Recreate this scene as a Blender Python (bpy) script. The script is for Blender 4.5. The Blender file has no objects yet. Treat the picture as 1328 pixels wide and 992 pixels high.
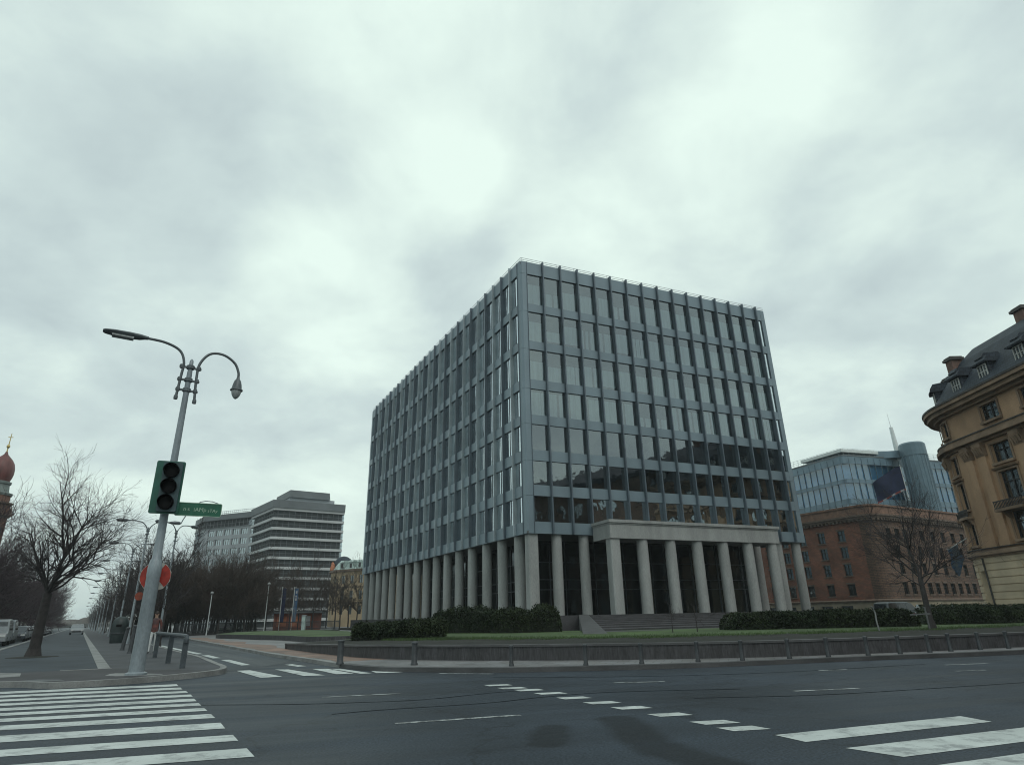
import bpy, math, random
from mathutils import Vector, Matrix
import numpy as np

SC = bpy.context.scene
COL = SC.collection
R = math.radians
RNG = random.Random(11)

# ------------------------------------------------------------------ camera model (metres, eye 1.35 m above the road)
EYE = 1.35
FPX, PITCH, ROLL = 801.2, 0.3626, -0.0201
_f = Vector((0, math.cos(PITCH), math.sin(PITCH)))
_u0 = Vector((0, -math.sin(PITCH), math.cos(PITCH)))
_x0 = Vector((1, 0, 0))
CX = math.cos(ROLL) * _x0 + math.sin(ROLL) * _u0
CU = -math.sin(ROLL) * _x0 + math.cos(ROLL) * _u0
CF = _f


def ray(px, py):
    return CF + CX * ((px - 664) / FPX) + CU * ((496 - py) / FPX)


def gp(px, py, z=0.0):
    """the spot seen at photo pixel (px, py) on the level plane z"""
    d = ray(px, py)
    t = (z - EYE) / d.z
    return Vector((d.x * t, d.y * t, z))


def at(px, py, dist):
    d = ray(px, py)
    t = dist / math.hypot(d.x, d.y)
    return Vector((d.x * t, d.y * t, EYE + d.z * t))


cam = bpy.data.cameras.new('camera')
co = bpy.data.objects.new('camera', cam)
COL.objects.link(co)
co.matrix_world = Matrix(((CX.x, CU.x, -CF.x, 0), (CX.y, CU.y, -CF.y, 0), (CX.z, CU.z, -CF.z, EYE), (0, 0, 0, 1)))
cam.sensor_width = 36
cam.lens = 36 * FPX / 1328
cam.clip_start = 0.1
cam.clip_end = 20000
SC.camera = co

# ------------------------------------------------------------------ materials


def node(nt, typ, **kw):
    n = nt.nodes.new(typ)
    for k, v in kw.items():
        setattr(n, k, v)
    return n


def mat(name, color, rough=0.7, metal=0.0, var=0.25, scale=1.5, fine=0.15, fscale=25.0, bump=0.0, bscale=30.0,
        stretch=(1, 1, 1), spec=0.5, tint=None, brick=None):
    """surface of one base colour broken up by weather: large blotches, fine grain, optional second tint and courses"""
    m = bpy.data.materials.new(name)
    m.use_nodes = True
    nt = m.node_tree
    L = nt.links.new
    b = nt.nodes['Principled BSDF']
    b.inputs['Roughness'].default_value = rough
    b.inputs['Metallic'].default_value = metal
    b.inputs['Specular IOR Level'].default_value = spec
    tc = node(nt, 'ShaderNodeTexCoord')
    mp = node(nt, 'ShaderNodeMapping')
    mp.inputs['Scale'].default_value = stretch
    L(tc.outputs['Object'], mp.inputs['Vector'])
    n1 = node(nt, 'ShaderNodeTexNoise')
    n1.inputs['Scale'].default_value = scale
    n1.inputs['Detail'].default_value = 6
    n2 = node(nt, 'ShaderNodeTexNoise')
    n2.inputs['Scale'].default_value = fscale
    n2.inputs['Detail'].default_value = 3
    L(mp.outputs[0], n1.inputs['Vector'])
    L(mp.outputs[0], n2.inputs['Vector'])
    r1 = node(nt, 'ShaderNodeMapRange')
    r1.inputs['From Min'].default_value = 0.3
    r1.inputs['From Max'].default_value = 0.7
    r1.inputs['To Min'].default_value = 1 - var
    r1.inputs['To Max'].default_value = 1 + var
    L(n1.outputs['Fac'], r1.inputs['Value'])
    r2 = node(nt, 'ShaderNodeMapRange')
    r2.inputs['From Min'].default_value = 0.3
    r2.inputs['From Max'].default_value = 0.7
    r2.inputs['To Min'].default_value = 1 - fine
    r2.inputs['To Max'].default_value = 1 + fine
    L(n2.outputs['Fac'], r2.inputs['Value'])
    mu = node(nt, 'ShaderNodeMath', operation='MULTIPLY')
    L(r1.outputs[0], mu.inputs[0])
    L(r2.outputs[0], mu.inputs[1])
    vm = node(nt, 'ShaderNodeVectorMath', operation='SCALE')
    src = None
    if brick:
        bt = node(nt, 'ShaderNodeTexBrick')
        bw, bh, mortar, mcol, axis = brick
        bt.inputs['Color1'].default_value = (*color, 1)
        bt.inputs['Color2'].default_value = (*(tint or color), 1)
        bt.inputs['Mortar'].default_value = (*mcol, 1)
        bt.inputs['Scale'].default_value = 1
        bt.inputs['Brick Width'].default_value = bw
        bt.inputs['Row Height'].default_value = bh
        bt.inputs['Mortar Size'].default_value = mortar
        if axis == 'wall':      # courses run along x+y, rows along z
            sx = node(nt, 'ShaderNodeSeparateXYZ')
            L(tc.outputs['Object'], sx.inputs[0])
            ad = node(nt, 'ShaderNodeMath', operation='SUBTRACT')
            L(sx.outputs[0], ad.inputs[0])
            L(sx.outputs[1], ad.inputs[1])
            cb = node(nt, 'ShaderNodeCombineXYZ')
            L(ad.outputs[0], cb.inputs[0])
            L(sx.outputs[2], cb.inputs[1])
            L(cb.outputs[0], bt.inputs['Vector'])
        else:
            mp2 = node(nt, 'ShaderNodeMapping')
            mp2.inputs['Rotation'].default_value = (0, 0, axis)
            L(tc.outputs['Object'], mp2.inputs['Vector'])
            L(mp2.outputs[0], bt.inputs['Vector'])
        src = bt.outputs['Color']
    elif tint:
        n3 = node(nt, 'ShaderNodeTexNoise')
        n3.inputs['Scale'].default_value = scale * 0.45
        n3.inputs['Detail'].default_value = 4
        L(mp.outputs[0], n3.inputs['Vector'])
        cr = node(nt, 'ShaderNodeValToRGB')
        cr.color_ramp.elements[0].position = 0.4
        cr.color_ramp.elements[1].position = 0.62
        cr.color_ramp.elements[0].color = (*color, 1)
        cr.color_ramp.elements[1].color = (*tint, 1)
        L(n3.outputs['Fac'], cr.inputs['Fac'])
        src = cr.outputs['Color']
    if src is None:
        vm.inputs[0].default_value = color
    else:
        L(src, vm.inputs[0])
    L(mu.outputs[0], vm.inputs['Scale'])
    L(vm.outputs[0], b.inputs['Base Color'])
    if bump:
        nb = node(nt, 'ShaderNodeTexNoise')
        nb.inputs['Scale'].default_value = bscale
        nb.inputs['Detail'].default_value = 5
        L(mp.outputs[0], nb.inputs['Vector'])
        bp = node(nt, 'ShaderNodeBump')
        bp.inputs['Strength'].default_value = bump
        bp.inputs['Distance'].default_value = 0.03
        L(nb.outputs['Fac'], bp.inputs['Height'])
        L(bp.outputs[0], b.inputs['Normal'])
    return m


def glass(name, tint=(0.5, 0.56, 0.6), refl=0.25, see=0.75, rough=0.03, wob=0.012, wscale=0.7):
    """window pane: partly mirror, partly see-through, with the slight ripple of real panes"""
    m = bpy.data.materials.new(name)
    m.use_nodes = True
    nt = m.node_tree
    L = nt.links.new
    nt.nodes.remove(nt.nodes['Principled BSDF'])
    out = nt.nodes['Material Output']
    tr = node(nt, 'ShaderNodeBsdfTransparent')
    tr.inputs['Color'].default_value = (tint[0] * see, tint[1] * see, tint[2] * see, 1)
    gl = node(nt, 'ShaderNodeBsdfGlossy')
    gl.inputs['Color'].default_value = (0.86, 0.95, 1, 1)
    gl.inputs['Roughness'].default_value = rough
    fr = node(nt, 'ShaderNodeFresnel')
    fr.inputs['IOR'].default_value = 1.5
    mr = node(nt, 'ShaderNodeMapRange')
    mr.inputs['From Min'].default_value = 0.04
    mr.inputs['From Max'].default_value = 1
    mr.inputs['To Min'].default_value = refl
    mr.inputs['To Max'].default_value = 1
    L(fr.outputs[0], mr.inputs['Value'])
    tc = node(nt, 'ShaderNodeTexCoord')
    ns = node(nt, 'ShaderNodeTexNoise')
    ns.inputs['Scale'].default_value = wscale
    L(tc.outputs['Object'], ns.inputs['Vector'])
    bp = node(nt, 'ShaderNodeBump')
    bp.inputs['Strength'].default_value = 1.0
    bp.inputs['Distance'].default_value = wob
    L(ns.outputs['Fac'], bp.inputs['Height'])
    L(bp.outputs[0], gl.inputs['Normal'])
    mx = node(nt, 'ShaderNodeMixShader')
    L(mr.outputs[0], mx.inputs[0])
    L(tr.outputs[0], mx.inputs[1])
    L(gl.outputs[0], mx.inputs[2])
    L(mx.outputs[0], out.inputs['Surface'])
    return m


ROADDIR = R(18)


def asphalt_mat(name, base, rough, streak, stains=()):
    m = bpy.data.materials.new(name)
    m.use_nodes = True
    nt = m.node_tree
    L = nt.links.new
    b = nt.nodes['Principled BSDF']
    tc = node(nt, 'ShaderNodeTexCoord')
    mp = node(nt, 'ShaderNodeMapping')
    mp.inputs['Rotation'].default_value = (0, 0, -streak)
    L(tc.outputs['Object'], mp.inputs['Vector'])
    ms = node(nt, 'ShaderNodeMapping')
    ms.inputs['Scale'].default_value = (0.05, 1.1, 1)
    L(mp.outputs[0], ms.inputs['Vector'])
    st = node(nt, 'ShaderNodeTexNoise')       # long wheel tracks
    st.inputs['Scale'].default_value = 1.0
    st.inputs['Detail'].default_value = 7
    st.inputs['Roughness'].default_value = 0.6
    L(ms.outputs[0], st.inputs['Vector'])
    bl = node(nt, 'ShaderNodeTexNoise')       # blotches
    bl.inputs['Scale'].default_value = 0.35
    bl.inputs['Detail'].default_value = 8
    L(mp.outputs[0], bl.inputs['Vector'])
    gr = node(nt, 'ShaderNodeTexNoise')       # aggregate
    gr.inputs['Scale'].default_value = 34
    gr.inputs['Detail'].default_value = 4
    L(mp.outputs[0], gr.inputs['Vector'])
    vo = node(nt, 'ShaderNodeTexVoronoi', feature='DISTANCE_TO_EDGE')   # cracks
    vo.inputs['Scale'].default_value = 0.28
    wn = node(nt, 'ShaderNodeTexNoise')
    wn.inputs['Scale'].default_value = 1.2
    wn.inputs['Detail'].default_value = 6
    L(mp.outputs[0], wn.inputs['Vector'])
    wv = node(nt, 'ShaderNodeVectorMath', operation='SCALE')
    wv.inputs['Scale'].default_value = 1.6
    L(wn.outputs['Color'], wv.inputs[0])
    wa = node(nt, 'ShaderNodeVectorMath', operation='ADD')
    L(mp.outputs[0], wa.inputs[0])
    L(wv.outputs[0], wa.inputs[1])
    L(wa.outputs[0], vo.inputs['Vector'])

    def rng(sock, a, c, lo, hi):
        r = node(nt, 'ShaderNodeMapRange')
        r.inputs['From Min'].default_value = a
        r.inputs['From Max'].default_value = c
        r.inputs['To Min'].default_value = lo
        r.inputs['To Max'].default_value = hi
        L(sock, r.inputs['Value'])
        return r.outputs[0]

    def mul(p, q):
        k = node(nt, 'ShaderNodeMath', operation='MULTIPLY')
        L(p, k.inputs[0])
        L(q, k.inputs[1])
        return k.outputs[0]
    f = mul(mul(rng(st.outputs['Fac'], 0.3, 0.7, 0.68, 1.3), rng(bl.outputs['Fac'], 0.3, 0.7, 0.7, 1.3)),
            mul(rng(gr.outputs['Fac'], 0.32, 0.68, 0.4, 1.6), rng(vo.outputs['Distance'], 0.0, 0.012, 0.55, 1.0)))
    if stains:
        prev = None
        wob = node(nt, 'ShaderNodeTexNoise')
        wob.inputs['Scale'].default_value = 2.2
        wob.inputs['Detail'].default_value = 5
        L(tc.outputs['Object'], wob.inputs['Vector'])
        for (sx_, sy_, sr_) in stains:
            dn = node(nt, 'ShaderNodeVectorMath', operation='DISTANCE')
            L(tc.outputs['Object'], dn.inputs[0])
            dn.inputs[1].default_value = (sx_, sy_, 0)
            dv = node(nt, 'ShaderNodeMath', operation='DIVIDE')
            L(dn.outputs['Value'], dv.inputs[0])
            dv.inputs[1].default_value = sr_
            if prev is not None:
                mn = node(nt, 'ShaderNodeMath', operation='SMOOTH_MIN')
                mn.inputs[2].default_value = 0.35
                L(prev, mn.inputs[0])
                L(dv.outputs[0], mn.inputs[1])
                prev = mn.outputs[0]
            else:
                prev = dv.outputs[0]
        ad = node(nt, 'ShaderNodeMath', operation='MULTIPLY_ADD')
        L(wob.outputs['Fac'], ad.inputs[0])
        ad.inputs[1].default_value = 0.7
        L(prev, ad.inputs[2])
        f = mul(f, rng(ad.outputs[0], 1.15, 1.75, 0.42, 1.0))
    vm = node(nt, 'ShaderNodeVectorMath', operation='SCALE')
    vm.inputs[0].default_value = base
    L(f, vm.inputs['Scale'])
    L(vm.outputs[0], b.inputs['Base Color'])
    L(rng(st.outputs['Fac'], 0.3, 0.7, rough - 0.1, rough + 0.14), b.inputs['Roughness'])
    bp = node(nt, 'ShaderNodeBump')
    bp.inputs['Strength'].default_value = 0.35
    bp.inputs['Distance'].default_value = 0.01
    L(gr.outputs['Fac'], bp.inputs['Height'])
    L(bp.outputs[0], b.inputs['Normal'])
    b.inputs['Specular IOR Level'].default_value = 0.24
    return m


def paint_mat(name, col, under, wear=0.5):
    """road paint worn through to the asphalt in patches"""
    m = bpy.data.materials.new(name)
    m.use_nodes = True
    nt = m.node_tree
    L = nt.links.new
    b = nt.nodes['Principled BSDF']
    b.inputs['Roughness'].default_value = 0.6
    tc = node(nt, 'ShaderNodeTexCoord')
    n1 = node(nt, 'ShaderNodeTexNoise')
    n1.inputs['Scale'].default_value = 3.2
    n1.inputs['Detail'].default_value = 10
    n1.inputs['Roughness'].default_value = 0.75
    L(tc.outputs['Object'], n1.inputs['Vector'])
    cr = node(nt, 'ShaderNodeValToRGB')
    cr.color_ramp.elements[0].position = 0.40 + 0.12 * (wear - 0.5)
    cr.color_ramp.elements[1].position = 0.52 + 0.12 * (wear - 0.5)
    cr.color_ramp.elements[0].color = (*under, 1)
    cr.color_ramp.elements[1].color = (*col, 1)
    L(n1.outputs['Fac'], cr.inputs['Fac'])
    n2 = node(nt, 'ShaderNodeTexNoise')
    n2.inputs['Scale'].default_value = 1.3
    n2.inputs['Detail'].default_value = 5
    L(tc.outputs['Object'], n2.inputs['Vector'])
    r = node(nt, 'ShaderNodeMapRange')
    r.inputs['From Min'].default_value = 0.3
    r.inputs['From Max'].default_value = 0.7
    r.inputs['To Min'].default_value = 0.75
    r.inputs['To Max'].default_value = 1.1
    L(n2.outputs['Fac'], r.inputs['Value'])
    vm = node(nt, 'ShaderNodeVectorMath', operation='SCALE')
    L(cr.outputs[0], vm.inputs[0])
    L(r.outputs[0], vm.inputs['Scale'])
    L(vm.outputs[0], b.inputs['Base Color'])
    return m


STAINS = []
for chain in (((803, 932, .27), (820, 946, .27), (836, 960, .27), (868, 974, .30), (915, 986, .26), (945, 992, .2)), ((716, 943, .2), (713, 953, .24), (708, 964, .2))):
    for c0_, c1_ in zip(chain, chain[1:]):
        g0_, g1_ = gp(*c0_[:2]), gp(*c1_[:2])
        n_ = max(1, int((g1_ - g0_).length / .22))
        for k_ in range(n_):
            q_ = g0_.lerp(g1_, k_ / n_)
            STAINS.append((q_.x, q_.y, c0_[2] + (c1_[2] - c0_[2]) * k_ / n_))
    STAINS.append((g1_.x, g1_.y, chain[-1][2]))

M = dict(
    ground=mat('ground_earth', (0.07, 0.07, 0.065), 0.9),
    asphalt=asphalt_mat('asphalt', (0.0250, 0.0335, 0.0450), 0.56, ROADDIR, STAINS),
    asphalt2=asphalt_mat('street_asphalt', (0.024, 0.032, 0.042), 0.52, R(123.5)),
    tar=mat('tar_patch', (0.010, 0.013, 0.017), 0.9, spec=0.12, var=0.3, fine=0.3, fscale=60),
    paint=paint_mat('road_paint', (0.50, 0.54, 0.53), (0.27, 0.29, 0.295), 0.34),
    paint_old=paint_mat('worn_paint', (0.42, 0.45, 0.45), (0.07, 0.075, 0.08), 0.75),
    promenade=mat('promenade_paving', (0.036, 0.046, 0.058), 0.75, var=0.3, scale=0.5, fine=0.2, fscale=18, spec=0.3, tint=(0.031, 0.039, 0.049), brick=(1.6, 0.8, 0.02, (0.05, 0.05, 0.055), R(33.5))),
    apron=mat('apron_brick', (0.042, 0.041, 0.048), 0.8, var=0.35, scale=0.7, tint=(0.038, 0.035, 0.040), brick=(0.24, 0.12, 0.012, (0.035, 0.035, 0.037), R(17))),
    sidewalk=mat('sidewalk_paving', (0.044, 0.048, 0.058), 0.8, var=0.35, scale=0.7, tint=(0.046, 0.048, 0.054), brick=(0.6, 0.4, 0.014, (0.05, 0.05, 0.05), R(33.5))),
    sidewalk2=mat('forecourt_paving', (0.175, 0.178, 0.19), 0.6, var=0.3, scale=0.6, tint=(0.14, 0.135, 0.135), brick=(0.5, 0.5, 0.014, (0.08, 0.08, 0.08), R(18))),
    redpave=mat('red_paving', (0.20, 0.125, 0.095), 0.7, var=0.4, scale=0.9, tint=(0.14, 0.10, 0.085)),
    kerb=mat('kerb_stone', (0.17, 0.172, 0.17), 0.6, var=0.35, scale=1.2),
    kerbdark=mat('kerb_dark', (0.045, 0.045, 0.048), 0.6, var=0.35, scale=1.2),
    planter=mat('planter_stone', (0.046, 0.045, 0.049), 0.7, var=0.3, scale=2.5, stretch=(2, 2, 0.35), fine=0.4, fscale=12, bump=0.2),
    coping=mat('coping_stone', (0.07, 0.07, 0.073), 0.6, var=0.3),
    soil=mat('soil', (0.016, 0.017, 0.014), 0.95, bump=0.6, bscale=20),
    grass=mat('grass', (0.050, 0.088, 0.022), 0.8, var=0.35, scale=0.8, fine=0.35, fscale=30, tint=(0.038, 0.066, 0.02)),
    hedge=mat('hedge_leaf', (0.017, 0.027, 0.014), 0.75, var=0.45, scale=1.5, fine=0.4, fscale=20, tint=(0.026, 0.036, 0.017), spec=0.2),
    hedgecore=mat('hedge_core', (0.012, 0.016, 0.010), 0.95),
    concrete=mat('column_concrete', (0.30, 0.31, 0.305), 0.75, var=0.18, scale=0.8, stretch=(1.5, 1.5, 0.35), fine=0.14, fscale=14, bump=0.25, bscale=18),
    panel=mat('facade_panel', (0.180, 0.238, 0.276), 0.45, metal=0.1, var=0.14, scale=0.35, fine=0.05, stretch=(1, 1, 0.5)),
    fin=mat('fin_metal', (0.10, 0.13, 0.158), 0.45, metal=0.2, var=0.18, scale=0.6),
    finl=mat('fin_metal_pale', (0.31, 0.37, 0.40), 0.4, metal=0.2, var=0.2, scale=0.5),
    bluecore=mat('interior_blue', (0.26, 0.56, 0.80), 0.9, var=0.3, scale=0.3),
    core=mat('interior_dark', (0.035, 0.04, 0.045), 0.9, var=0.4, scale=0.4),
    blind=mat('blind_fabric', (0.55, 0.66, 0.66), 0.8, var=0.15, scale=0.5, fine=0.12, fscale=6, stretch=(6, 6, 0.3)),
    soffit=mat('soffit', (0.10, 0.11, 0.115), 0.7),
    darkmetal=mat('dark_metal', (0.03, 0.033, 0.037), 0.45, metal=0.3),
    rail=mat('roof_rail_metal', (0.55, 0.58, 0.58), 0.4, metal=0.4),
    stepstone=mat('step_stone', (0.056, 0.055, 0.060), 0.7, var=0.3, scale=1.2, fine=0.25),
    pole=mat('pole_paint', (0.23, 0.265, 0.29), 0.45, metal=0.15, var=0.2, scale=2.2, fine=0.12, stretch=(1, 1, 0.4), bump=0.1),
    poledark=mat('lamp_metal_dark', (0.10, 0.115, 0.125), 0.45, metal=0.3, var=0.2),
    lampglass=mat('lamp_glass', (0.32, 0.34, 0.34), 0.25, var=0.1),
    green=mat('signal_green', (0.008, 0.085, 0.060), 0.45, var=0.2, scale=2.5),
    greensign=mat('sign_green', (0.006, 0.10, 0.055), 0.4, var=0.15, scale=4),
    lens=mat('signal_lens', (0.006, 0.006, 0.007), 0.6, var=0.1, spec=0.15),
    letter=mat('sign_letter', (0.33, 0.46, 0.36), 0.5, var=0.2, scale=9),
    red=mat('sign_red', (0.33, 0.022, 0.012), 0.45, var=0.3, scale=6),
    orange=mat('sign_orange', (0.20, 0.035, 0.014), 0.5, var=0.3, scale=6),
    stakewood=mat('stake_wood', (0.10, 0.105, 0.105), 0.7),
    palesign=mat('sign_pale', (0.36, 0.36, 0.33), 0.5, var=0.2, scale=6),
    railpost=mat('railing_steel', (0.07, 0.083, 0.095), 0.5, metal=0.3, var=0.25, scale=4),
    post=mat('post_iron', (0.045, 0.05, 0.056), 0.5, metal=0.2, var=0.25, scale=4),
    bin=mat('bin_plastic', (0.016, 0.026, 0.027), 0.5, var=0.2),
    bark=mat('bark', (0.034, 0.030, 0.030), 0.9, var=0.3, scale=6, bump=0.5, bscale=40),
    twig=mat('twig', (0.040, 0.034, 0.036), 0.9, var=0.25, scale=2),
    twigred=mat('twig_purple', (0.042, 0.028, 0.034), 0.9, var=0.3, scale=0.6),
    twigbrown=mat('twig_brown', (0.052, 0.038, 0.032), 0.9, var=0.3, scale=0.6),
    stucco=mat('ochre_stucco', (0.44, 0.28, 0.172), 0.8, var=0.25, scale=0.5, fine=0.1, tint=(0.36, 0.23, 0.145), stretch=(1, 1, 0.5)),
    trim=mat('ochre_trim', (0.25, 0.17, 0.115), 0.75, var=0.35, scale=0.8, stretch=(1, 1, 0.4)),
    ashlar=mat('pale_ashlar', (0.60, 0.49, 0.345), 0.8, var=0.22, scale=0.5),
    slate=mat('slate_roof', (0.038, 0.050, 0.066), 0.7, var=0.3, scale=1.2, spec=0.3, tint=(0.030, 0.040, 0.055), brick=(0.5, 0.28, 0.025, (0.015, 0.018, 0.024), 'wall')),
    copperdark=mat('dark_gutter', (0.05, 0.045, 0.042), 0.6),
    chimney=mat('chimney_brick', (0.16, 0.095, 0.075), 0.85, var=0.3),
    wframe=mat('window_frame_dark', (0.03, 0.03, 0.032), 0.6),
    wframepale=mat('window_frame_pale', (0.42, 0.42, 0.40), 0.6),
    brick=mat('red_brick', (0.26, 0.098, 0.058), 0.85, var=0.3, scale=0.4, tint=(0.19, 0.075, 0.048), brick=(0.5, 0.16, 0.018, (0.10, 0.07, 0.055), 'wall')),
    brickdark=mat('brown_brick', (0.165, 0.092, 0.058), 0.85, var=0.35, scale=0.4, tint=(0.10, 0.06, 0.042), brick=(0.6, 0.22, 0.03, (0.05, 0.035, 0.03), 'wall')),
    cornice=mat('brick_cornice', (0.20, 0.115, 0.08), 0.8, var=0.3),
    corndark=mat('cornice_stone_dark', (0.14, 0.10, 0.075), 0.8, var=0.3),
    basestone=mat('base_stone', (0.27, 0.225, 0.16), 0.8, var=0.3, scale=0.7),
    bluepanel=mat('blue_spandrel', (0.13, 0.20, 0.25), 0.4, var=0.2, scale=0.5),
    towermetal=mat('tower_metal', (0.10, 0.155, 0.19), 0.4, metal=0.2, var=0.2, scale=0.5),
    white=mat('white_metal', (0.62, 0.66, 0.65), 0.5, var=0.1),
    band=mat('pale_band', (0.46, 0.475, 0.48), 0.7, var=0.15, scale=0.15, fine=0.05),
    greyband=mat('grey_wall', (0.30, 0.325, 0.345), 0.7, var=0.15, scale=0.15),
    roofgrey=mat('grey_roof', (0.12, 0.135, 0.145), 0.6, var=0.15, scale=0.2),
    tan=mat('tan_stucco', (0.36, 0.27, 0.17), 0.8, var=0.2, scale=0.3),
    terracotta=mat('terracotta', (0.42, 0.16, 0.085), 0.8, var=0.3),
    palegreen=mat('pale_copper', (0.36, 0.45, 0.43), 0.7, var=0.3),
    church=mat('church_brick', (0.17, 0.085, 0.06), 0.85, var=0.3, scale=0.7, tint=(0.19, 0.09, 0.06), brick=(0.4, 0.15, 0.02, (0.10, 0.06, 0.045), 'wall')),
    dome=mat('dome_red', (0.13, 0.04, 0.036), 0.5, var=0.3, scale=1.0, stretch=(2, 2, 0.4)),
    domegrey=mat('dome_drum_lead', (0.16, 0.19, 0.18), 0.6, var=0.3),
    gold=mat('gilt', (0.50, 0.38, 0.14), 0.35, metal=0.6, var=0.2),
    navy=mat('navy_cloth', (0.008, 0.015, 0.052), 0.8, var=0.2, scale=2),
    flagred=mat('red_cloth', (0.18, 0.035, 0.03), 0.8, var=0.2),
    flagwhite=mat('white_cloth', (0.34, 0.35, 0.36), 0.8, var=0.15),
    bannerblue=mat('blue_cloth', (0.03, 0.085, 0.18), 0.8, var=0.25, scale=3, tint=(0.12, 0.14, 0.15)),
    kiosk=mat('kiosk_wall', (0.22, 0.07, 0.045), 0.7, var=0.4, scale=0.5),
    tyre=mat('tyre_rubber', (0.018, 0.018, 0.019), 0.85),
    rim=mat('wheel_rim', (0.35, 0.36, 0.37), 0.35, metal=0.7),
    carglass=mat('car_glass', (0.02, 0.025, 0.03), 0.08, spec=0.8, var=0.05),
    carwhite=mat('car_paint_white', (0.20, 0.215, 0.23), 0.3, var=0.06, spec=0.6),
    carsilver=mat('car_paint_silver', (0.20, 0.215, 0.23), 0.3, metal=0.4, var=0.06),
    cardark=mat('car_paint_dark', (0.035, 0.045, 0.06), 0.3, var=0.06, spec=0.6),
    cargrey=mat('car_paint_grey', (0.12, 0.135, 0.15), 0.3, metal=0.3, var=0.06),
    carlight=mat('car_headlight', (0.65, 0.67, 0.66), 0.2, var=0.05),
    cartail=mat('car_tail_light', (0.25, 0.015, 0.012), 0.25, var=0.05),
    skin=mat('skin', (0.42, 0.27, 0.20), 0.6, var=0.05),
    hair=mat('hair', (0.03, 0.022, 0.018), 0.7, var=0.1),
    jacket=mat('jacket_maroon', (0.13, 0.045, 0.038), 0.85, var=0.4, scale=5, tint=(0.06, 0.05, 0.055)),
    trousers=mat('trousers_white', (0.55, 0.57, 0.57), 0.8, var=0.1, scale=4),
    shoe=mat('shoe_dark', (0.03, 0.03, 0.03), 0.6),
    farmass=mat('far_mass', (0.16, 0.17, 0.17), 0.9, var=0.2, scale=0.05),
)
G = dict(
    main=glass('office_glass', (0.70, 0.78, 0.80), 0.22, 0.95),
    side=glass('office_glass_side', (0.7, 0.78, 0.83), 0.66, 0.9, wob=0.035, wscale=0.5),
    lobby=glass('lobby_glass', (0.4, 0.45, 0.48), 0.05, 0.6, rough=0.05),
    blue=glass('blue_glass', (0.62, 0.80, 0.92), 0.17, 0.95, rough=0.08, wob=0.05, wscale=0.5),
    far=glass('far_office_glass', (0.35, 0.5, 0.55), 0.40, 0.7, rough=0.08, wob=0.05, wscale=0.3),
    old=glass('old_window_glass', (0.4, 0.5, 0.58), 0.26, 0.5, wob=0.03, wscale=1.2),
)

# ------------------------------------------------------------------ mesh helpers


def world_of(o):
    v = Vector((0, 0, 0))
    while o is not None:
        v = v + o.location
        o = o.parent
    return v


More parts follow.
